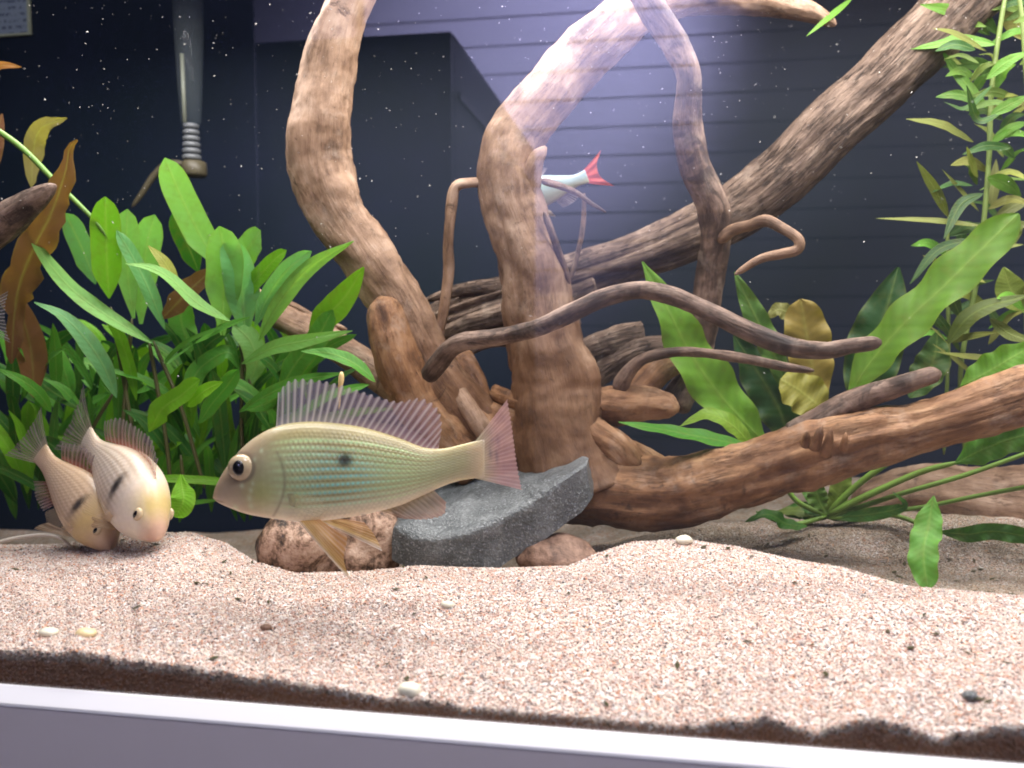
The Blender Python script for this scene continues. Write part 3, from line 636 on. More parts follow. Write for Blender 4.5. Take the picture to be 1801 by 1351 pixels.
F([(420, 650), (400, 620), (350, 650), (330, 700)], 36, MIDG, 'strap', .33, 0.01)
F([(430, 690), (450, 640), (440, 600), (410, 570)], 40, PALE, 'round', .33, 0.01)
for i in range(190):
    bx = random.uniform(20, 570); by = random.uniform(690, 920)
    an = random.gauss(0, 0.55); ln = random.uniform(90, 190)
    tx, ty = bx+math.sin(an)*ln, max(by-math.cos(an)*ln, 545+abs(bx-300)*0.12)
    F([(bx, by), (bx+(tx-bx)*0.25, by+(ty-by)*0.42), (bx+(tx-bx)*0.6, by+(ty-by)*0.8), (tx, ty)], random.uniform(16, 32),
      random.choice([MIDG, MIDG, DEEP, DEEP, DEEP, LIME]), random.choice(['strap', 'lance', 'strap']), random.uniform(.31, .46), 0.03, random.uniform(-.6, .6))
for i, q in enumerate([[(300, 850), (290, 760), (262, 600)], [(360, 860), (335, 770), (312, 700), (270, 600)], [(430, 850), (425, 740), (428, 600)], [(455, 830), (445, 700), (420, 600)],
                       [(250, 860), (230, 740), (195, 540)], [(120, 860), (160, 760), (200, 690)], [(330, 860), (322, 840), (318, 800)], [(500, 850), (490, 760), (500, 690)], [(210, 850), (215, 760), (232, 560)]]):
    stem(fern, [(x, y, 7, .34) for x, y in q], (0.07, 0.07, 0.025), 60+i)

wp = tag(empty('withered_plant', P(30, 620, .3)), 'withered plant with ragged brown leaves and a green stalk beside the dark branch tip', 'plant')
leaf(wp, [(20, 640, .30), (30, 520, .29), (58, 440, .28), (92, 370, .27), (116, 300, .26), (122, 262, .255), (136, 246, .25)], 58, (0.15, 0.072, 0.032), 'lance', 0.5, 0.42, rag=0.5, n=30)
leaf(wp, [(55, 330, .36), (58, 270, .35), (72, 226, .34), (118, 208, .33)], 34, (0.26, 0.22, 0.09), 'lance', 0.4, 0.2, rag=0.3)
leaf(wp, [(-30, 130, .3), (0, 116, .3), (38, 118, .3)], 16, (0.35, 0.15, 0.04), 'lance')
leaf(wp, [(-30, 330, .36), (-15, 270, .36), (4, 200, .36)], 34, (0.22, 0.10, 0.05), 'lance', 0, 0.1)
leaf(wp, [(60, 700, .33), (55, 620, .32), (40, 560, .31), (20, 500, .30)], 50, (0.24, 0.11, 0.05), 'lance', 0, 0.1)
stem(wp, [(-30, 212, 11, .27), (40, 262, 11, .27), (100, 322, 10, .28), (165, 386, 8, .29), (190, 420, 6, .3)], (0.16, 0.36, 0.06), 75)

sw = tag(empty('sword_plant', P(1452, 905, .42)), 'broad leaved green sword plant rooted in the sand behind the fallen log', 'plant')
def Q(pts, w, col, shape='lance', roll=0.0, wave=0.12, **kw): leaf(sw, pts, w, jit((col[0]*1.15, col[1]*0.95, col[2]*0.9), 0.08), shape, roll, wave*1.3+0.04, n=34, veiny=1, **kw)
Q([(1350, 785, .40), (1318, 752, .39), (1262, 690, .38), (1210, 615, .37), (1175, 545, .36), (1130, 460, .36)], 84, (0.12, 0.34, 0.03), 'lance', 0.1, 0.16)
Q([(1320, 785, .37), (1250, 772, .34), (1175, 758, .32), (1088, 743, .30)], 42, (0.06, 0.26, 0.03), 'lance', 0.5, 0.03)
Q([(1325, 790, .38), (1290, 750, .37), (1245, 730, .36), (1195, 750, .35)], 36, (0.16, 0.34, 0.03), 'lance', 0.3, 0.05)
Q([(1490, 705, .41), (1530, 640, .40), (1600, 560, .38), (1690, 475, .36), (1792, 376, .34)], 86, (0.11, 0.27, 0.03), 'strap', -0.2, 0.10)
Q([(1440, 740, .42), (1432, 670, .42), (1420, 600, .42), (1408, 526, .42)], 76, (0.26, 0.24, 0.05), 'round', 0, 0.14)
Q([(1470, 735, .40), (1440, 715, .40), (1410, 690, .40), (1372, 668, .40)], 76, (0.22, 0.25, 0.04), 'round', 0.1, 0.14)
Q([(1385, 690, .44), (1360, 620, .44), (1325, 550, .44), (1292, 478, .44)], 46, (0.07, 0.19, 0.03), 'lance', 0, 0.16)
Q([(1400, 560, .45), (1370, 545, .45), (1350, 560, .45)], 30, (0.14, 0.17, 0.04), 'lance')
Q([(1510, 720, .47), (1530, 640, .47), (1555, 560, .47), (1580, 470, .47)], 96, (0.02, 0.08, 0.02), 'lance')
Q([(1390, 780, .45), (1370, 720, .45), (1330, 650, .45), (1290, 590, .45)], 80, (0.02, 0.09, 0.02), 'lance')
Q([(1600, 700, .46), (1640, 640, .46), (1650, 580, .46)], 60, (0.05, 0.13, 0.03), 'lance')
Q([(1690, 680, .36), (1745, 650, .35), (1830, 600, .34)], 60, (0.13, 0.36, 0.03), 'lance')
Q([(1680, 815, .36), (1720, 795, .35), (1770, 775, .34), (1840, 755, .33)], 52, (0.08, 0.27, 0.03), 'strap')
Q([(1455, 905, .42), (1470, 880, .42), (1480, 850, .42), (1490, 800, .42)], 36, (0.15, 0.26, 0.04), 'lance', 0.2)
Q([(1455, 905, .41), (1440, 880, .41), (1432, 850, .41)], 34, (0.08, 0.20, 0.03), 'round')
Q([(1420, 925, .39), (1385, 922, .38), (1350, 905, .37), (1310, 918, .36)], 30, (0.05, 0.20, 0.025), 'lance', 0.3)
Q([(1650, 935, .37), (1700, 940, .36), (1750, 935, .35), (1840, 950, .34)], 30, (0.045, 0.17, 0.025), 'strap', 0.5, 0.25)
Q([(1455, 910, .42), (1530, 905, .40), (1590, 890, .38), (1570, 865, .38)], 24, (0.05, 0.17, 0.03), 'lance', 0.4, 0.1)
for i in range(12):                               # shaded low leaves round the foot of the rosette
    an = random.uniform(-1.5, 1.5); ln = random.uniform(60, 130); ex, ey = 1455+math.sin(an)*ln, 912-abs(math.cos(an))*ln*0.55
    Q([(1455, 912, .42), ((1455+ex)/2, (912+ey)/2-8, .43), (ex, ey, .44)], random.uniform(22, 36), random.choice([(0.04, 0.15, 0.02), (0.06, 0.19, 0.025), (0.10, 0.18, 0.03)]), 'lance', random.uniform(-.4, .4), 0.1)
for i, q in enumerate([[(1455, 905, 14, .42), (1540, 865, 12, .40), (1620, 830, 11, .38), (1690, 812, 9, .36)], [(1455, 905, 12, .42), (1500, 860, 12, .41), (1560, 815, 12, .40), (1640, 770, 10, .42)],
                       [(1455, 910, 10, .42), (1580, 870, 9, .40), (1700, 835, 9, .38), (1840, 785, 8, .36)], [(1455, 912, 9, .42), (1560, 905, 9, .40), (1640, 930, 8, .37)],
                       [(1455, 908, 10, .42), (1600, 895, 8, .40), (1720, 872, 8, .38), (1840, 850, 8, .36)], [(1455, 908, 10, .42), (1400, 880, 9, .42), (1370, 830, 9, .42), (1345, 785, 9, .40)],
                       [(1455, 908, 9, .42), (1390, 922, 9, .40), (1330, 900, 8, .38)]]):
    stem(sw, q, (0.15, 0.30, 0.04), 80+i)
tl = tag(empty('torn_leaf', P(1630, 1035, .20)), 'loose torn green leaf hanging down onto the sand', 'leaf')
leaf(tl, [(1642, 872, .24), (1634, 920, .23), (1624, 975, .21), (1632, 1038, .195)], 50, (0.10, 0.28, 0.035), 'strap', 0.2, 0.22, name='blade', n=26)

sp = tag(empty('stem_plant', P(1730, 800, .48)), 'tall olive green stem plant with narrow whorled leaves behind the sword plant', 'plant')
GR, OL, DK = (0.16, 0.36, 0.05), (0.22, 0.25, 0.06), (0.05, 0.12, 0.03)
LV = [((1752, 78), (1680, 72), (1602, 86), 30, GR), ((1712, 250), (1660, 222), (1594, 209), 30, OL), ((1742, 62), (1690, 25), (1618, 8), 30, GR), ((1738, 192), (1700, 150), (1655, 88), 28, GR),
      ((1765, 142), (1715, 112), (1658, 118), 28, GR), ((1500, -4), (1465, 25), (1418, 64), 14, GR), ((1668, 382), (1645, 335), (1612, 284), 22, OL), ((1722, 372), (1690, 335), (1657, 298), 12, OL),
      ((1732, 398), (1640, 388), (1540, 384), 16, OL), ((1742, 202), (1775, 185), (1810, 168), 26, GR), ((1742, 252), (1775, 228), (1812, 214), 26, GR), ((1736, 312), (1766, 322), (1796, 345), 32, GR),
      ((1750, 385), (1780, 365), (1815, 350), 26, OL), ((1800, 70), (1780, 30), (1760, -15), 40, YELLOW), ((1720, 312), (1708, 285), (1700, 258), 22, OL), ((1742, 372), (1748, 325), (1752, 280), 22, OL),
      ((1815, 540), (1780, 515), (1765, 470), 62, (0.28, 0.36, 0.06)), ((1665, 605), (1715, 550), (1812, 518), 42, (0.13, 0.17, 0.04)), ((1668, 606), (1648, 585), (1626, 568), 16, OL), ((1665, 602), (1705, 592), (1756, 584), 16, OL),
      ((1770, 628), (1710, 628), (1640, 618), 18, OL), ((1640, 665), (1635, 640), (1632, 615), 20, OL), ((1720, 670), (1690, 640), (1640, 605), 16, OL), ((1690, 560), (1670, 500), (1690, 430), 34, DK), ((1730, 480), (1700, 440), (1680, 380), 26, DK),
      ((1760, 300), (1790, 270), (1815, 262), 20, GR), ((1735, 140), (1770, 110), (1812, 90), 26, GR), ((1755, 60), (1720, 20), (1700, -15), 26, GR), ((1700, 480), (1740, 440), (1800, 430), 24, OL), ((1740, 560), (1780, 590), (1820, 600), 26, OL),
      ((1760, 200), (1720, 210), (1700, 150), 20, DK), ((1730, 340), (1690, 360), (1660, 420), 24, DK), ((1770, 440), (1790, 400), (1815, 395), 30, OL), ((1640, 700), (1680, 690), (1720, 650), 14, OL), ((1735, 90), (1680, 60), (1640, 50), 18, OL),
      ((1745, 150), (1700, 190), (1660, 180), 16, DK), ((1715, 420), (1650, 440), (1600, 500), 24, DK), ((1690, 620), (1650, 560), (1600, 540), 18, DK)]
for i, (a, b, c, w, col) in enumerate(LV):
    d = random.uniform(.44, .52); k = random.uniform(-.05, .05)
    leaf(sp, [(*a, d), (*b, d-.01+k/2), (*c, d-.02+k)], w*0.82, jit(tuple(q*0.8 for q in col), 0.12), 'lance', random.uniform(-.4, .4), 0.05)
for i in range(34):                               # whorls up the three stems
    sx_, d = random.choice([(1738, .49), (1800, .46), (1765, .52), (1668, .5)]); sy = random.uniform(-20, 640) if sx_ != 1668 else random.uniform(380, 640)
    an = random.choice([-1, 1])*random.uniform(0.5, 1.5); ln = random.uniform(60, 110)
    ex, ey = sx_+math.sin(an)*ln, sy-math.cos(an)*ln*0.8
    leaf(sp, [(sx_, sy, d), ((sx_+ex)/2, (sy+ey)/2-8, d-.01), (ex, ey+10, d-.03)], random.uniform(10, 20), jit(random.choice([GR, OL, OL, DK, DK]), 0.2), 'lance', random.uniform(-.5, .5), 0.06)
for i in range(26):                               # crowded tops in the upper corner
    x0, y0 = random.uniform(1690, 1810), random.uniform(-10, 330); an = random.choice([-1, 1])*random.uniform(0.3, 1.9); ln = random.uniform(50, 100); d = random.uniform(.45, .52)
    ex, ey = x0+math.sin(an)*ln, y0-math.cos(an)*ln*0.6
    leaf(sp, [(x0, y0, d), ((x0+ex)/2, (y0+ey)/2-6, d-.01), (ex, ey+8, d-.02)], random.uniform(10, 19), jit(random.choice([(0.12, 0.24, 0.04), (0.15, 0.24, 0.05), OL, DK]), 0.2), 'lance', random.uniform(-.5, .5), 0.08)
for i, q in enumerate([[(1700, 820, 9, .48), (1690, 650, 9, .48), (1720, 480, 9, .48), (1738, 300, 9, .48), (1745, 150, 9, .48), (1770, -20, 8, .48)],
                       [(1660, 800, 7, .50), (1668, 605, 7, .50), (1665, 480, 7, .5), (1668, 380, 6, .50)], [(1820, 800, 8, .47), (1805, 560, 8, .47), (1812, 300, 8, .47), (1800, 60, 8, .47), (1790, -20, 7, .47)]]):
    stem(sp, q, (0.16, 0.24, 0.06), 95+i)

# ------------------------------------------------------------------ fish
def fish_matrix(head, tail, up_hint, unit):
    ax = (tail-head).normalized(); up = (up_hint-ax*up_hint.dot(ax)).normalized(); sd = up.cross(ax)
    M4 = Matrix(((ax.x, sd.x, up.x, head.x), (ax.y, sd.y, up.y, head.y), (ax.z, sd.z, up.z, head.z), (0, 0, 0, 1)))
    return M4 @ Matrix.Scale(unit, 4)
def skin_body(root, Tm, top, bot, thick, colf, n=180, m=120, scales=None, rows_n=22):
    """top, bot: outline as (x, z) in the fish's own units, x from snout to tail; thick: (x, half width)"""
    x0, x1 = top[0][0], top[-1][0]; verts, faces, col = [], [], []
    for k in range(n):
        t = k/(n-1); t = t*t*0.35+t*0.65 if False else t
        x = x0+(x1-x0)*(1-math.cos(math.pi*t*0.5)) if False else x0+(x1-x0)*(t**1.25)
        a = float(np.interp(x, *zip(*top))); b = float(np.interp(x, *zip(*bot))); w = float(np.interp(x, *zip(*thick)))
        cz, hz = (a+b)/2, max((a-b)/2, 0.4)
        for j in range(m):
            an = 2*math.pi*j/m; s, c = math.sin(an), math.cos(an)
            yy = math.copysign(abs(s)**0.9, s)*w; zz = cz+hz*c
            cc = colf(x, (c+1)/2, zz)
            if scales:
                sz, xs, amp = scales; row = math.floor(((c+1)/2)*rows_n); fv = ((c+1)/2)*rows_n-row-0.5
                fu = (x/sz+0.5*(row % 2)) % 1.0-0.5
                k1 = max(0, min(1, (x-xs)/20)); hgt = max(0, 1-((fu*1.9+0.35)**2+(fv*1.9)**2))*k1
                yy += math.copysign(amp*hgt*abs(s), s); cc = lerp3(cc, tuple(q*0.55 for q in cc), (1-min(1, hgt*2.2))*0.22*k1)
            verts.append(Tm @ Vector((x, yy, zz))); col.append((*cc, 1))
    for k in range(n-1):
        for j in range(m): faces.append((k*m+j, k*m+(j+1) % m, (k+1)*m+(j+1) % m, (k+1)*m+j))
    faces.append(tuple(range(m-1, -1, -1))); faces.append(tuple((n-1)*m+j for j in range(m)))
    o = mesh_obj('body', verts, faces, M['fish_skin'], root); add_attr(o, 'skin', 'FLOAT_COLOR', col)
    # smooth outlines taken from few points
    return o
def fin(root, Tm, name, base, edge, rays, colf, op0, op1, bend=0.0, spiky=0.0, nr=None, m=12, bulge=0.0):
    """a rayed membrane between a base line and an outer edge (x, y, z in fish units)"""
    nn = rays*6+1; B = catmull(base, nn); E = catmull(edge, nn); verts, faces, col, op = [], [], [], []
    for i in range(nn):
        ph = (i % 6)/6; ry = 0.5+0.5*math.cos(2*math.pi*ph)          # 1 on a ray
        for j in range(m+1):
            v = j/m; e = np.array(E[i])-np.array(B[i]); ln = 1-spiky*(1-ry)*1.0
            q = np.array(B[i])+e*v*ln
            q[1] += bend*math.sin(v*2.2)*(1+0.3*math.sin(i*0.25))+(ry-0.5)*bulge*(1-v*0.7)
            verts.append(Tm @ Vector(q)); c = colf(i/(nn-1), v, ry**3); col.append((*c, 1))
            o_ = op0+(op1-op0)*ry**3*(1-0.3*v); op.append(o_+(0.97-o_)*max(0, 1-v*3.2))
    for i in range(nn-1):
        for j in range(m): a = i*(m+1)+j; faces.append((a, a+1, a+m+2, a+m+1))
    o = mesh_obj(name, verts, faces, M['fish_fin'], root); add_attr(o, 'skin', 'FLOAT_COLOR', col); add_attr(o, 'opacity', 'FLOAT', op)
    return o
def smooth_line(pts, n=60): return [(float(p[0]), float(p[1])) for p in [q for q in catmull([(a, b, 0) for a, b in pts], n)]]
def eyeball(root, Tm, x, y, z, r, side):
    bm = bmesh.new(); bmesh.ops.create_uvsphere(bm, u_segments=32, v_segments=20, radius=1)
    vs_ = [v.co.copy() for v in bm.verts]; fs = [[v.index for v in f.verts] for f in bm.faces]; bm.free()
    e = mesh_obj('eye', [Tm @ (Vector((x, y, z))+Vector((v.x*r, v.y*r*0.55, v.z*r))) for v in vs_], fs, M['iris'], root)
    p = mesh_obj('pupil', [Tm @ (Vector((x-r*0.05, y+side*r*0.36, z))+Vector((v.x*r*0.50, v.y*r*0.27, v.z*r*0.62))) for v in vs_], fs, M['pupil'])
    p.parent = e; p.matrix_parent_inverse = Matrix.Identity(4)
    # e has no own transform beyond its parent's, so keep the pupil in world space
    p.matrix_parent_inverse = Matrix.Translation(-Vector(root.location)) if False else p.matrix_parent_inverse
    return e
def lerp3(a, b, t): t = max(0, min(1, t)); return tuple(x+(y-x)*t for x, y in zip(a, b))
def bumpf(x, c, w): return math.exp(-((x-c)/w)**2)


def striped_fish():
    Y = 0.12; hx, hz = 377, 872
    root = tag(empty('striped_fish', P(640, 830, Y)), 'large olive cichlid with turquoise dotted stripes and raised spiny dorsal fin', 'fish')
    u = S(640, 830, Y); head = P(640, 830, Y)
    ax = (RGT*1.0+FWD*0.02).normalized(); sd = UPV.cross(ax)
    base = Matrix(((ax.x, sd.x, UPV.x, head.x), (ax.y, sd.y, UPV.y, head.y), (ax.z, sd.z, UPV.z, head.z), (0, 0, 0, 1))) @ Matrix.Scale(u, 4)
    V = lambda x, z: (x-640, 830-z)
    Tm = base
    top = smooth_line([V(*p) for p in [(377, 872), (381, 856), (396, 828), (420, 796), (450, 769), (487, 750), (530, 742), (580, 743), (640, 752), (700, 770), (745, 787), (780, 789), (808, 783), (834, 777), (852, 774)]])
    bot = smooth_line([V(*p) for p in [(377, 876), (384, 882), (405, 892), (440, 904), (487, 912), (530, 917), (580, 914), (640, 905), (700, 890), (745, 871), (780, 855), (808, 846), (834, 842), (852, 842)]])
    thick = smooth_line([V(377, 0)[:1]+(2,), V(400, 0)[:1]+(16,), V(440, 0)[:1]+(33,), V(500, 0)[:1]+(43,), V(580, 0)[:1]+(42,), V(680, 0)[:1]+(29,), V(760, 0)[:1]+(15,), V(830, 0)[:1]+(6,), V(852, 0)[:1]+(0.6,)])
    rows = [(2*i+1.0)/54 for i in range(4, 23, 2)]
    def colf(x, h, z):
        px = x+640
        back, mid, belly = (0.34, 0.29, 0.13), (0.62, 0.68, 0.36), (0.88, 0.80, 0.64)
        c = lerp3(belly, mid, h/0.32) if h < 0.32 else lerp3(mid, back, (h-0.55)/0.35)
        hd = max(0, min(1, (505-px)/60))
        hc = lerp3((0.66, 0.54, 0.38), (0.46, 0.36, 0.24), h*1.6)
        hc = lerp3(hc, (0.50, 0.52, 0.14), bumpf(px, 480, 34)*bumpf(h, 0.30, 0.22))
        c = lerp3(c, hc, hd)
        c = lerp3(c, (0.54, 0.50, 0.28), max(0, (px-700)/160))
        if px > 468:
            f0 = max(0, min(1, (px-478)/50))
            for i, r in enumerate(rows):
                rr = r+0.012*math.sin(px*0.015+i)
                s = bumpf(h, rr, 0.017)
                if s < 0.02: continue
                dots = 0.68+0.32*math.cos(px*2*math.pi/8.5+i*2.6)
                cyan = bumpf(px, 605, 60)*bumpf(h, 0.42, 0.24)
                sc = lerp3((0.66, 0.90, 0.44), (0.30, 0.90, 0.86), cyan*1.5)
                if px > 700: sc = lerp3(sc, (0.55, 0.60, 0.36), (px-700)/100)
                a = s*f0*dots*(0.95 if h > 0.25 else 0.6)*(1-max(0, (px-730)/110))
                c = lerp3(c, sc, a)
            for i, r in enumerate(rows[:-1]):
                s = bumpf(h, (r+rows[i+1])/2, 0.014)*f0*max(bumpf(px, 600, 70)*0.7, 0.30)
                c = lerp3(c, (0.30, 0.19, 0.05), s)
        zpx = 830-z
        sp_ = math.exp(-(((px-613)/13)**2+((zpx-806)/12)**2)**1.6)
        c = lerp3(c, (0.015, 0.022, 0.02), sp_*0.95)
        bar = bumpf(px, 590, 22)*0.25*max(0, h-0.2)
        c = lerp3(c, (0.10, 0.10, 0.07), bar)
        for (qx, qz, qr) in [(456, 846, 4), (452, 858, 5), (449, 872, 6), (450, 886, 6), (420, 890, 7), (505, 862, 6), (507, 874, 5), (436, 850, 5), (458, 806, 4), (470, 790, 4)]:
            c = lerp3(c, (0.72, 0.80, 0.50), 0.75*math.exp(-((px-qx)**2*1.6+(zpx-qz)**2)/qr**2))
        er = math.hypot(px-434, zpx-819); c = lerp3(c, (0.16, 0.11, 0.08), 0.6*math.exp(-((er-24)/3.5)**2))
        gill = math.exp(-((px-(512-((zpx-840)/60)**2*22))/3.0)**2)*(1 if 790 < zpx < 905 else 0)
        c = lerp3(c, (0.24, 0.18, 0.12), gill*0.5)
        mouth = math.exp(-((zpx-(878+(px-377)*0.18))/1.8)**2)*max(0, min(1, (402-px)/8))
        c = lerp3(c, (0.60, 0.47, 0.34), (px-815)/37)
        return lerp3(c, (0.16, 0.09, 0.06), mouth*0.7)
    skin_body(root, Tm, top, bot, thick, colf, 330, 240, (8.5, -135, 0.9), 27)
    eyeball(root, Tm, 434-640, -29.5, 830-819, 22.5, -1); eyeball(root, Tm, 434-640, 29.5, 830-819, 22.5, 1)
    W3 = lambda x, z, y=0: (x-640, y, 830-z)
    def dcol(a, v, ry):
        m = lerp3((0.30, 0.31, 0.38), (0.44, 0.26, 0.31), a*1.1+v*0.1); return lerp3(m, (0.78, 0.70, 0.70), ry*0.8)
    fin(root, Tm, 'dorsal_fin', [W3(486, 754), (W3(540, 744)), W3(600, 747), W3(660, 759), W3(720, 781), W3(770, 792)],
        [W3(489, 690), W3(512, 668), W3(560, 668), W3(610, 680), W3(655, 694), W3(700, 706), W3(738, 700), W3(766, 714), W3(777, 742), W3(772, 784)], 27, dcol, 0.46, 0.95, 3.0, 0.08, bulge=1.2)
    def tcol(a, v, ry):
        m = lerp3((0.56, 0.54, 0.32), (0.62, 0.36, 0.36), v*1.8)
        spot = max(0, math.sin(v*30+a*9))*bumpf(a, 0.5, 0.22)*bumpf(v, 0.45, 0.22)
        return lerp3(lerp3(m, (0.58, 0.42, 0.40), ry*0.45), (0.12, 0.12, 0.2), spot*0.6)
    fin(root, Tm, 'tail_fin', [W3(836, 776), W3(840, 795), W3(842, 812), W3(840, 828), W3(836, 842)],
        [W3(893, 702), W3(900, 745), W3(906, 790), W3(912, 830), W3(919, 863)], 20, tcol, 0.62, 0.95, 4.0, 0.03, bulge=0.8)
    def acol(a, v, ry):
        m = lerp3((0.50, 0.44, 0.28), (0.52, 0.26, 0.18), v); return lerp3(m, (0.60, 0.5, 0.4), ry*0.4)
    fin(root, Tm, 'anal_fin', [W3(668, 898), W3(700, 889), W3(735, 874), W3(762, 862)], [W3(705, 912), W3(745, 914), W3(780, 906), W3(785, 884)], 11, acol, 0.6, 0.92, -3.0, 0.04, bulge=0.8)
    def pcol(a, v, ry): return lerp3(lerp3((0.74, 0.55, 0.14), (0.66, 0.36, 0.14), a*0.8+v*0.3), (0.85, 0.82, 0.78), ry*0.3+max(0, 0.22-a)*4)
    fin(root, Tm, 'pelvic_fin', [W3(522, 908, -12), W3(542, 910, -14), W3(566, 912, -12)], [W3(622, 1016, -24), W3(612, 978, -34), W3(618, 938, -34)], 9, pcol, 0.82, 0.95, -6.0, 0.0, bulge=0.8)
    fin(root, Tm, 'pelvic_fin', [W3(536, 908, 12), W3(556, 910, 12), W3(580, 912, 12)], [W3(668, 976, 28), W3(655, 950, 30), W3(636, 924, 28)], 8, pcol, 0.6, 0.92, 6.0, 0.0, bulge=0.8)
    def ccol(a, v, ry): return lerp3((0.50, 0.46, 0.30), (0.62, 0.58, 0.44), ry)
    fin(root, Tm, 'pectoral_fin', [W3(516, 862, -42), W3(518, 872, -42), W3(519, 882, -41)], [W3(575, 862, -58), W3(592, 882, -60), W3(572, 900, -56)], 9, ccol, 0.10, 0.30, -4.0, 0.0, bulge=0.5)
striped_fish()

def side_fish(name, label, head, tail, up_hint, length, kind):
    """a smaller cichlid given by its snout and tail-root positions"""
    root = tag(empty(name, head), label, 'fish')
    Tm = fish_matrix(head, tail, up_hint, length/100.0) @ Matrix.Diagonal((1, 1.2, 1.18 if kind in ('pale', 'tan') else 1, 1))
    top = smooth_line([(0, 0), (2, 4), (8, 10), (18, 17.5), (30, 22), (45, 22.5), (60, 19), (75, 13), (88, 8), (96, 7.2), (104, 8)])
    bot = smooth_line([(0, -1), (2, -3), (8, -6.5), (18, -11), (30, -14), (45, -14.5), (60, -12.5), (75, -9), (88, -6.5), (96, -6.2), (104, -7)])
    thick = smooth_line([(0, 1.2), (3, 4), (8, 7), (18, 10.5), (30, 12), (45, 11), (60, 8.5), (75, 5.5), (88, 3.2), (104, 1.2)])
    def colf(x, h, z):
        if kind == 'silver':
            c = lerp3((0.25, 0.34, 0.30), (0.30, 0.42, 0.42), h); c = lerp3((0.42, 0.40, 0.16), c, h*2.0)
            return lerp3(c, (0.35, 0.42, 0.50), max(0, h-0.6)*1.5)
        if kind == 'grey':
            return lerp3((0.30, 0.27, 0.25), (0.14, 0.13, 0.14), h)
        if kind == 'pale':
            c = lerp3((0.84, 0.76, 0.68), (0.74, 0.62, 0.50), h); c = lerp3(lerp3((0.80, 0.72, 0.60), (0.62, 0.48, 0.20), (h-0.5)*2.5), c, (x-14)/12); c = lerp3((0.62, 0.40, 0.30), c, (x-3)/8)
        else:
            c = lerp3((0.70, 0.54, 0.42), (0.58, 0.42, 0.28), h); c = lerp3((0.60, 0.44, 0.20), c, (x-26)/14); c = lerp3((0.58, 0.40, 0.30), c, (x-4)/16)
        st_ = 0.5+0.5*math.cos(h*2*math.pi*11); c = lerp3(c, (0.34, 0.22, 0.13), st_*0.42*max(0, min(1, (x-26)/8)))
        s = math.exp(-(((x-37)/3.4)**2+((h-0.62)/0.19)**2)**1.5)
        c = lerp3(c, (0.014, 0.014, 0.022), s*0.97)
        c = lerp3(c, (0.25, 0.2, 0.16), bumpf(x, 37, 3.0)*0.3*(1 if h < .5 else 0))
        return c
    skin_body(root, Tm, top, bot, thick, colf, 170, 130, (3.4, 22, 0.25), 20)
    for s in (-1, 1): eyeball(root, Tm, 13.5, s*8.2, 6.2, 3.3, s)
    red = (0.42, 0.13, 0.09) if kind != 'silver' else (0.7, 0.07, 0.04)
    gry = (0.30, 0.24, 0.24) if kind not in ('grey',) else (0.20, 0.19, 0.2)
    def dcol(a, v, ry): return lerp3(lerp3(red if kind in ('pale', 'tan') else gry, gry, v*1.1), (0.55, 0.48, 0.45), ry*0.5)
    dors = [(24, 0, 20), (40, 0, 22), (58, 0, 19), (74, 0, 13.5), (84, 0, 10)]; dedge = [(26, 2, 31), (40, 2, 35), (58, 1, 32), (76, 1, 28), (92, 0, 18)]
    if kind == 'silver': dors = [(42, 0, 21), (50, 0, 21), (58, 0, 19)]; dedge = [(46, 0, 36), (56, 0, 32), (66, 0, 26)]
    fin(root, Tm, 'dorsal_fin', dors, dedge, 16, dcol, 0.45, 0.9, 1.5, 0.10, bulge=0.4)
    def tcol(a, v, ry): return lerp3(red, (0.75, 0.12, 0.05), v) if kind == 'silver' else lerp3(lerp3((0.45, 0.36, 0.28), gry, v*1.4), (0.5, 0.42, 0.38), ry*0.4)
    fin(root, Tm, 'tail_fin', [(102, 0, 8), (103, 0, 3), (103, 0, -2), (102, 0, -7)], [(128, 0, 22), (118 if kind == 'silver' else 125, 0, 8), (118 if kind == 'silver' else 125, 0, -6), (128, 0, -20)], 14, tcol, 0.9 if kind == 'silver' else 0.38, 0.97, 1.5, 0.03, bulge=0.3)
    fin(root, Tm, 'anal_fin', [(62, 0, -11.5), (72, 0, -9.5), (82, 0, -7.5)], [(68, 0, -22), (80, 0, -21), (92, 0, -15)], 9, dcol, 0.5, 0.9, 1.0, 0.05, bulge=0.3)
    def pcol(a, v, ry): return lerp3((0.55, 0.40, 0.24), (0.7, 0.62, 0.55), ry*0.5)
    for s in (-1, 1):
        fin(root, Tm, 'pelvic_fin', [(30, s*5, -13), (34, s*5, -13.5), (38, s*5, -13.5)], [(56, s*9, -27), (54, s*9, -22), (50, s*8, -17)], 6, pcol, 0.5, 0.9, s*1.0, 0, bulge=0.2)
        fin(root, Tm, 'pectoral_fin', [(27, s*11.5, -3), (27.5, s*11.6, -5), (27.5, s*11.3, -7)], [(44, s*17, 0), (48, s*18, -6), (43, s*17, -11)], 8, pcol, 0.15, 0.45, s*1.0, 0, bulge=0.2)
    return root
A = P(197, 968, .215); B = P(72, 800, .25)
side_fish('tan_fish', 'tan cichlid with black flank spot nosing head down into the sand', A, B, Vector((0.81, -0.05, 0.58)), (B-A).length*0.98, 'tan')
A = P(280, 948, .185); B = P(150, 772, .26)
side_fish('pale_fish', 'cream white cichlid with black flank bar facing forward, nose at the sand', A, B, Vector((0.78, -0.25, 0.58)), (B-A).length*0.96, 'pale')
A = P(880, 372, .47); B = P(1030, 312, .47)
side_fish('red_tailed_fish', 'silvery green fish with red tail half hidden behind the tall trunk', A, B, Vector((0, 0, 1)), (B-A).length*0.98, 'silver')
A = P(-262, 560, .18); B = P(-22, 560, .20)
side_fish('grey_fish', 'grey fish with only its ragged tail fin showing beside the withered leaf', A, B, Vector((0, 0, 1)), (B-A).length*0.9, 'grey')

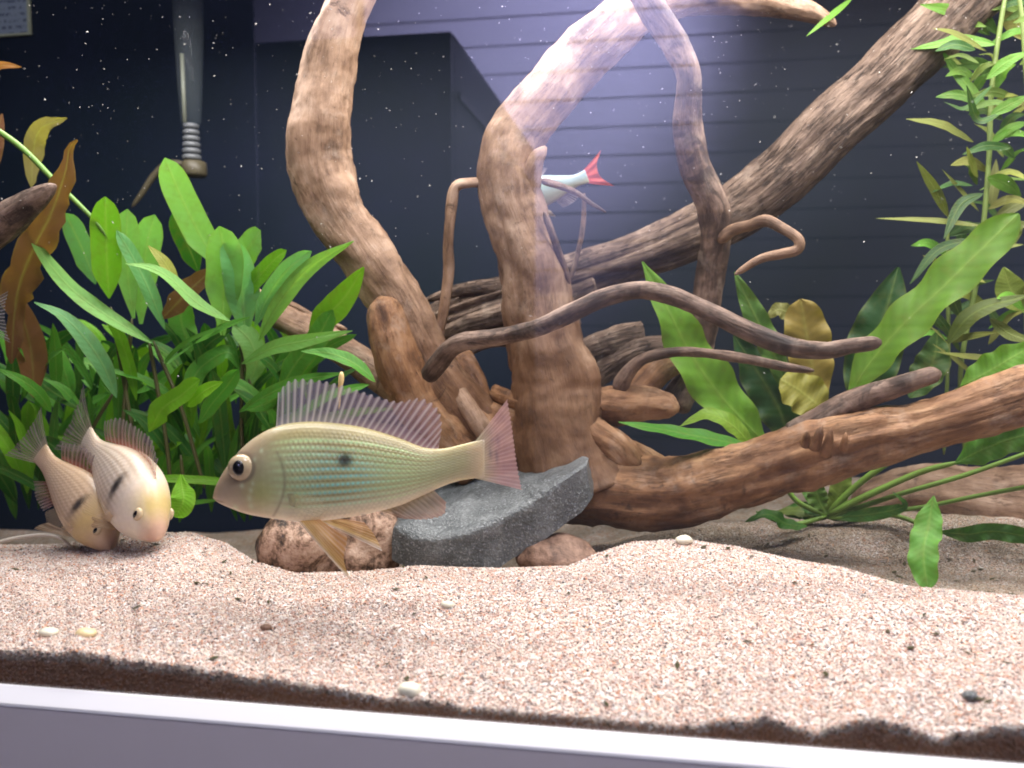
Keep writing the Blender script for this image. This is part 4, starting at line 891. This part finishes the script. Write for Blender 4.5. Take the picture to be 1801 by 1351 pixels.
# ------------------------------------------------------------------ heater, sticker, threads, specks
ht = tag(empty('heater', P(340, 310, .62)), 'clear glass tube heater with ribbed collar hanging at the dark back', 'heater')
def lathe(name, px, rows, Y, mat, seg=24):
    verts, faces = [], []
    for py, w, dx in rows:
        c = P(px+dx, py, Y); r = max(w/2*S(px, py, Y), 1e-4)
        for j in range(seg): a = 2*math.pi*j/seg; verts.append(c+Vector((math.cos(a)*r, math.sin(a)*r, 0)))
    for k in range(len(rows)-1):
        for j in range(seg): faces.append((k*seg+j, (k+1)*seg+j, (k+1)*seg+(j+1) % seg, k*seg+(j+1) % seg))
    faces.append(tuple(range(seg))); faces.append(tuple((len(rows)-1)*seg+j for j in range(seg-1, -1, -1)))
    return mesh_obj(name, verts, faces, mat, ht)
lathe('tube', 332, [(-40, 56, -4), (60, 50, 0), (150, 42, 2), (216, 34, 4)], .62, M['tubeglass'])
lathe('rod', 322, [(95, 7, -2), (216, 7, 3)], .62, M['heatrod'])
for k in range(6):
    y0 = 218+k*11; lathe('coil_ring', 336, [(y0, 22+k, k*.3), (y0+1.5, 27+k, k*.3), (y0+7, 27+k, k*.3), (y0+9, 22+k, k*.3)], .62, M['coil'])
lathe('cap', 341, [(284, 34, 0), (286, 42, 0), (306, 42, 2), (311, 36, 2)], .62, M['heatercap'])
c = tube('cable', [(330, 290, 12, .62), (295, 288, 12, .62), (270, 310, 12, .62), (250, 340, 10, .62), (232, 365, 7, .62)], ht, M['heatercap'], 8, 0.05)

def sticker():
    t = NT('printed_label'); uv = t.n('TexCoord').outputs['Generated']
    sx = t.n('SeparateXYZ', i_0=uv); X, _, Z = sx.outputs
    row = t.math('GREATER_THAN', t.math('SINE', t.math('MULTIPLY', Z, 44)), 0.15)
    words = t.math('GREATER_THAN', t.noise(t.mapped(uv, (14, 1, 7)), 1.0, 2), 0.50)
    ink = t.math('MULTIPLY', row, words)
    c = t.mix(t.math('MULTIPLY', ink, 0.75), (0.26, 0.32, 0.36), (0.05, 0.07, 0.12))
    edge = t.math('GREATER_THAN', t.math('MAXIMUM', t.math('ABSOLUTE', t.math('SUBTRACT', X, 0.5)), t.math('ABSOLUTE', t.math('SUBTRACT', Z, 0.5))), 0.45)
    c = t.mix(edge, c, (0.40, 0.44, 0.30))
    a, b = P(-34, 66, .745), P(50, -20, .745)
    o = box('sticker', (a.x, YB-0.004, a.z), (b.x, YB-0.001, b.z), t.done(t.bsdf(c, 0.5)))
    tag(o, 'pale printed sticker with pale green border on the dark back', 'sticker')
sticker()
th = tube('root_thread', [(-20, 958, 7, .24), (30, 946, 7, .24), (75, 941, 7, .235), (105, 946, 6, .23), (126, 962, 5, .225)], None, M['thread'], 8, 0.05)
tag(th, 'thin white root strand arching over the sand beside the feeding fish', 'root')
sk = tube('straw', [(601, 654, 12, .24), (600, 668, 11, .24), (597, 690, 6, .24), (596, 720, 5, .24)], None, M['straw'], 8, 0.05)
tag(sk, 'short yellow straw standing behind the striped fish dorsal fin', 'straw')

def specks():
    verts, faces = [], []
    for i in range(850):
        px, py = random.uniform(-40, 1840), random.uniform(-20, 1)**1 if False else random.uniform(-30, 700)*random.uniform(0.35, 1.0)
        Y = random.uniform(0.03, 0.60); p = P(px, py, Y)
        r = random.choice([0.7, 0.8, 1.0, 1.0, 1.2, 1.5, 2.0])*0.42*S(px, py, 0.3); l = r*random.uniform(1.0, 3.6)
        d = Vector((random.uniform(-1, 1), random.uniform(-1, 1), random.uniform(-1, 1))).normalized()
        a = d.orthogonal().normalized(); b = d.cross(a); k = len(verts)
        verts += [p+d*l, p-d*l, p+a*r, p-a*r, p+b*r, p-b*r]
        faces += [(k, k+2, k+4), (k, k+4, k+3), (k, k+3, k+5), (k, k+5, k+2), (k+1, k+4, k+2), (k+1, k+3, k+4), (k+1, k+5, k+3), (k+1, k+2, k+5)]
    o = mesh_obj('floating_specks', verts, faces, M['speck'], None, False)
    tag(o, 'tiny white specks drifting in the water', 'specks', kind='stuff')
specks()

def litter():
    verts, faces = [], []
    for i in range(260):
        px = random.uniform(0, 1801); Yr, _ = ridge(px)
        Y = random.uniform(0.01, Yr) if i % 3 == 0 else Yr+random.uniform(0.01, 0.16)
        p = Vector((px_col(px, Y), Y*K, sand_z(px, Y)+0.0012)); l = random.uniform(0.001, 0.0045); w = l*random.uniform(0.15, 0.5); a = random.uniform(0, 3.14)
        d = Vector((math.cos(a), math.sin(a), random.uniform(-.15, .3))); b = Vector((-math.sin(a), math.cos(a), 0)); k = len(verts); u = Vector((0, 0, w*0.4))
        verts += [p+d*l, p-d*l, p+b*w, p-b*w, p+u, p-u]
        faces += [(k, k+2, k+4), (k, k+4, k+3), (k, k+3, k+5), (k, k+5, k+2), (k+1, k+4, k+2), (k+1, k+3, k+4), (k+1, k+5, k+3), (k+1, k+2, k+5)]
    o = mesh_obj('plant_litter', verts, faces, M['litter'], None, False)
    tag(o, 'small dark bits of plant litter scattered on the sand', 'litter', kind='stuff')
M['litter'] = plain('litter', (0.07, 0.05, 0.025), 0.7, 0.2, 60, 0.5, (0.03, 0.05, 0.015))
litter()
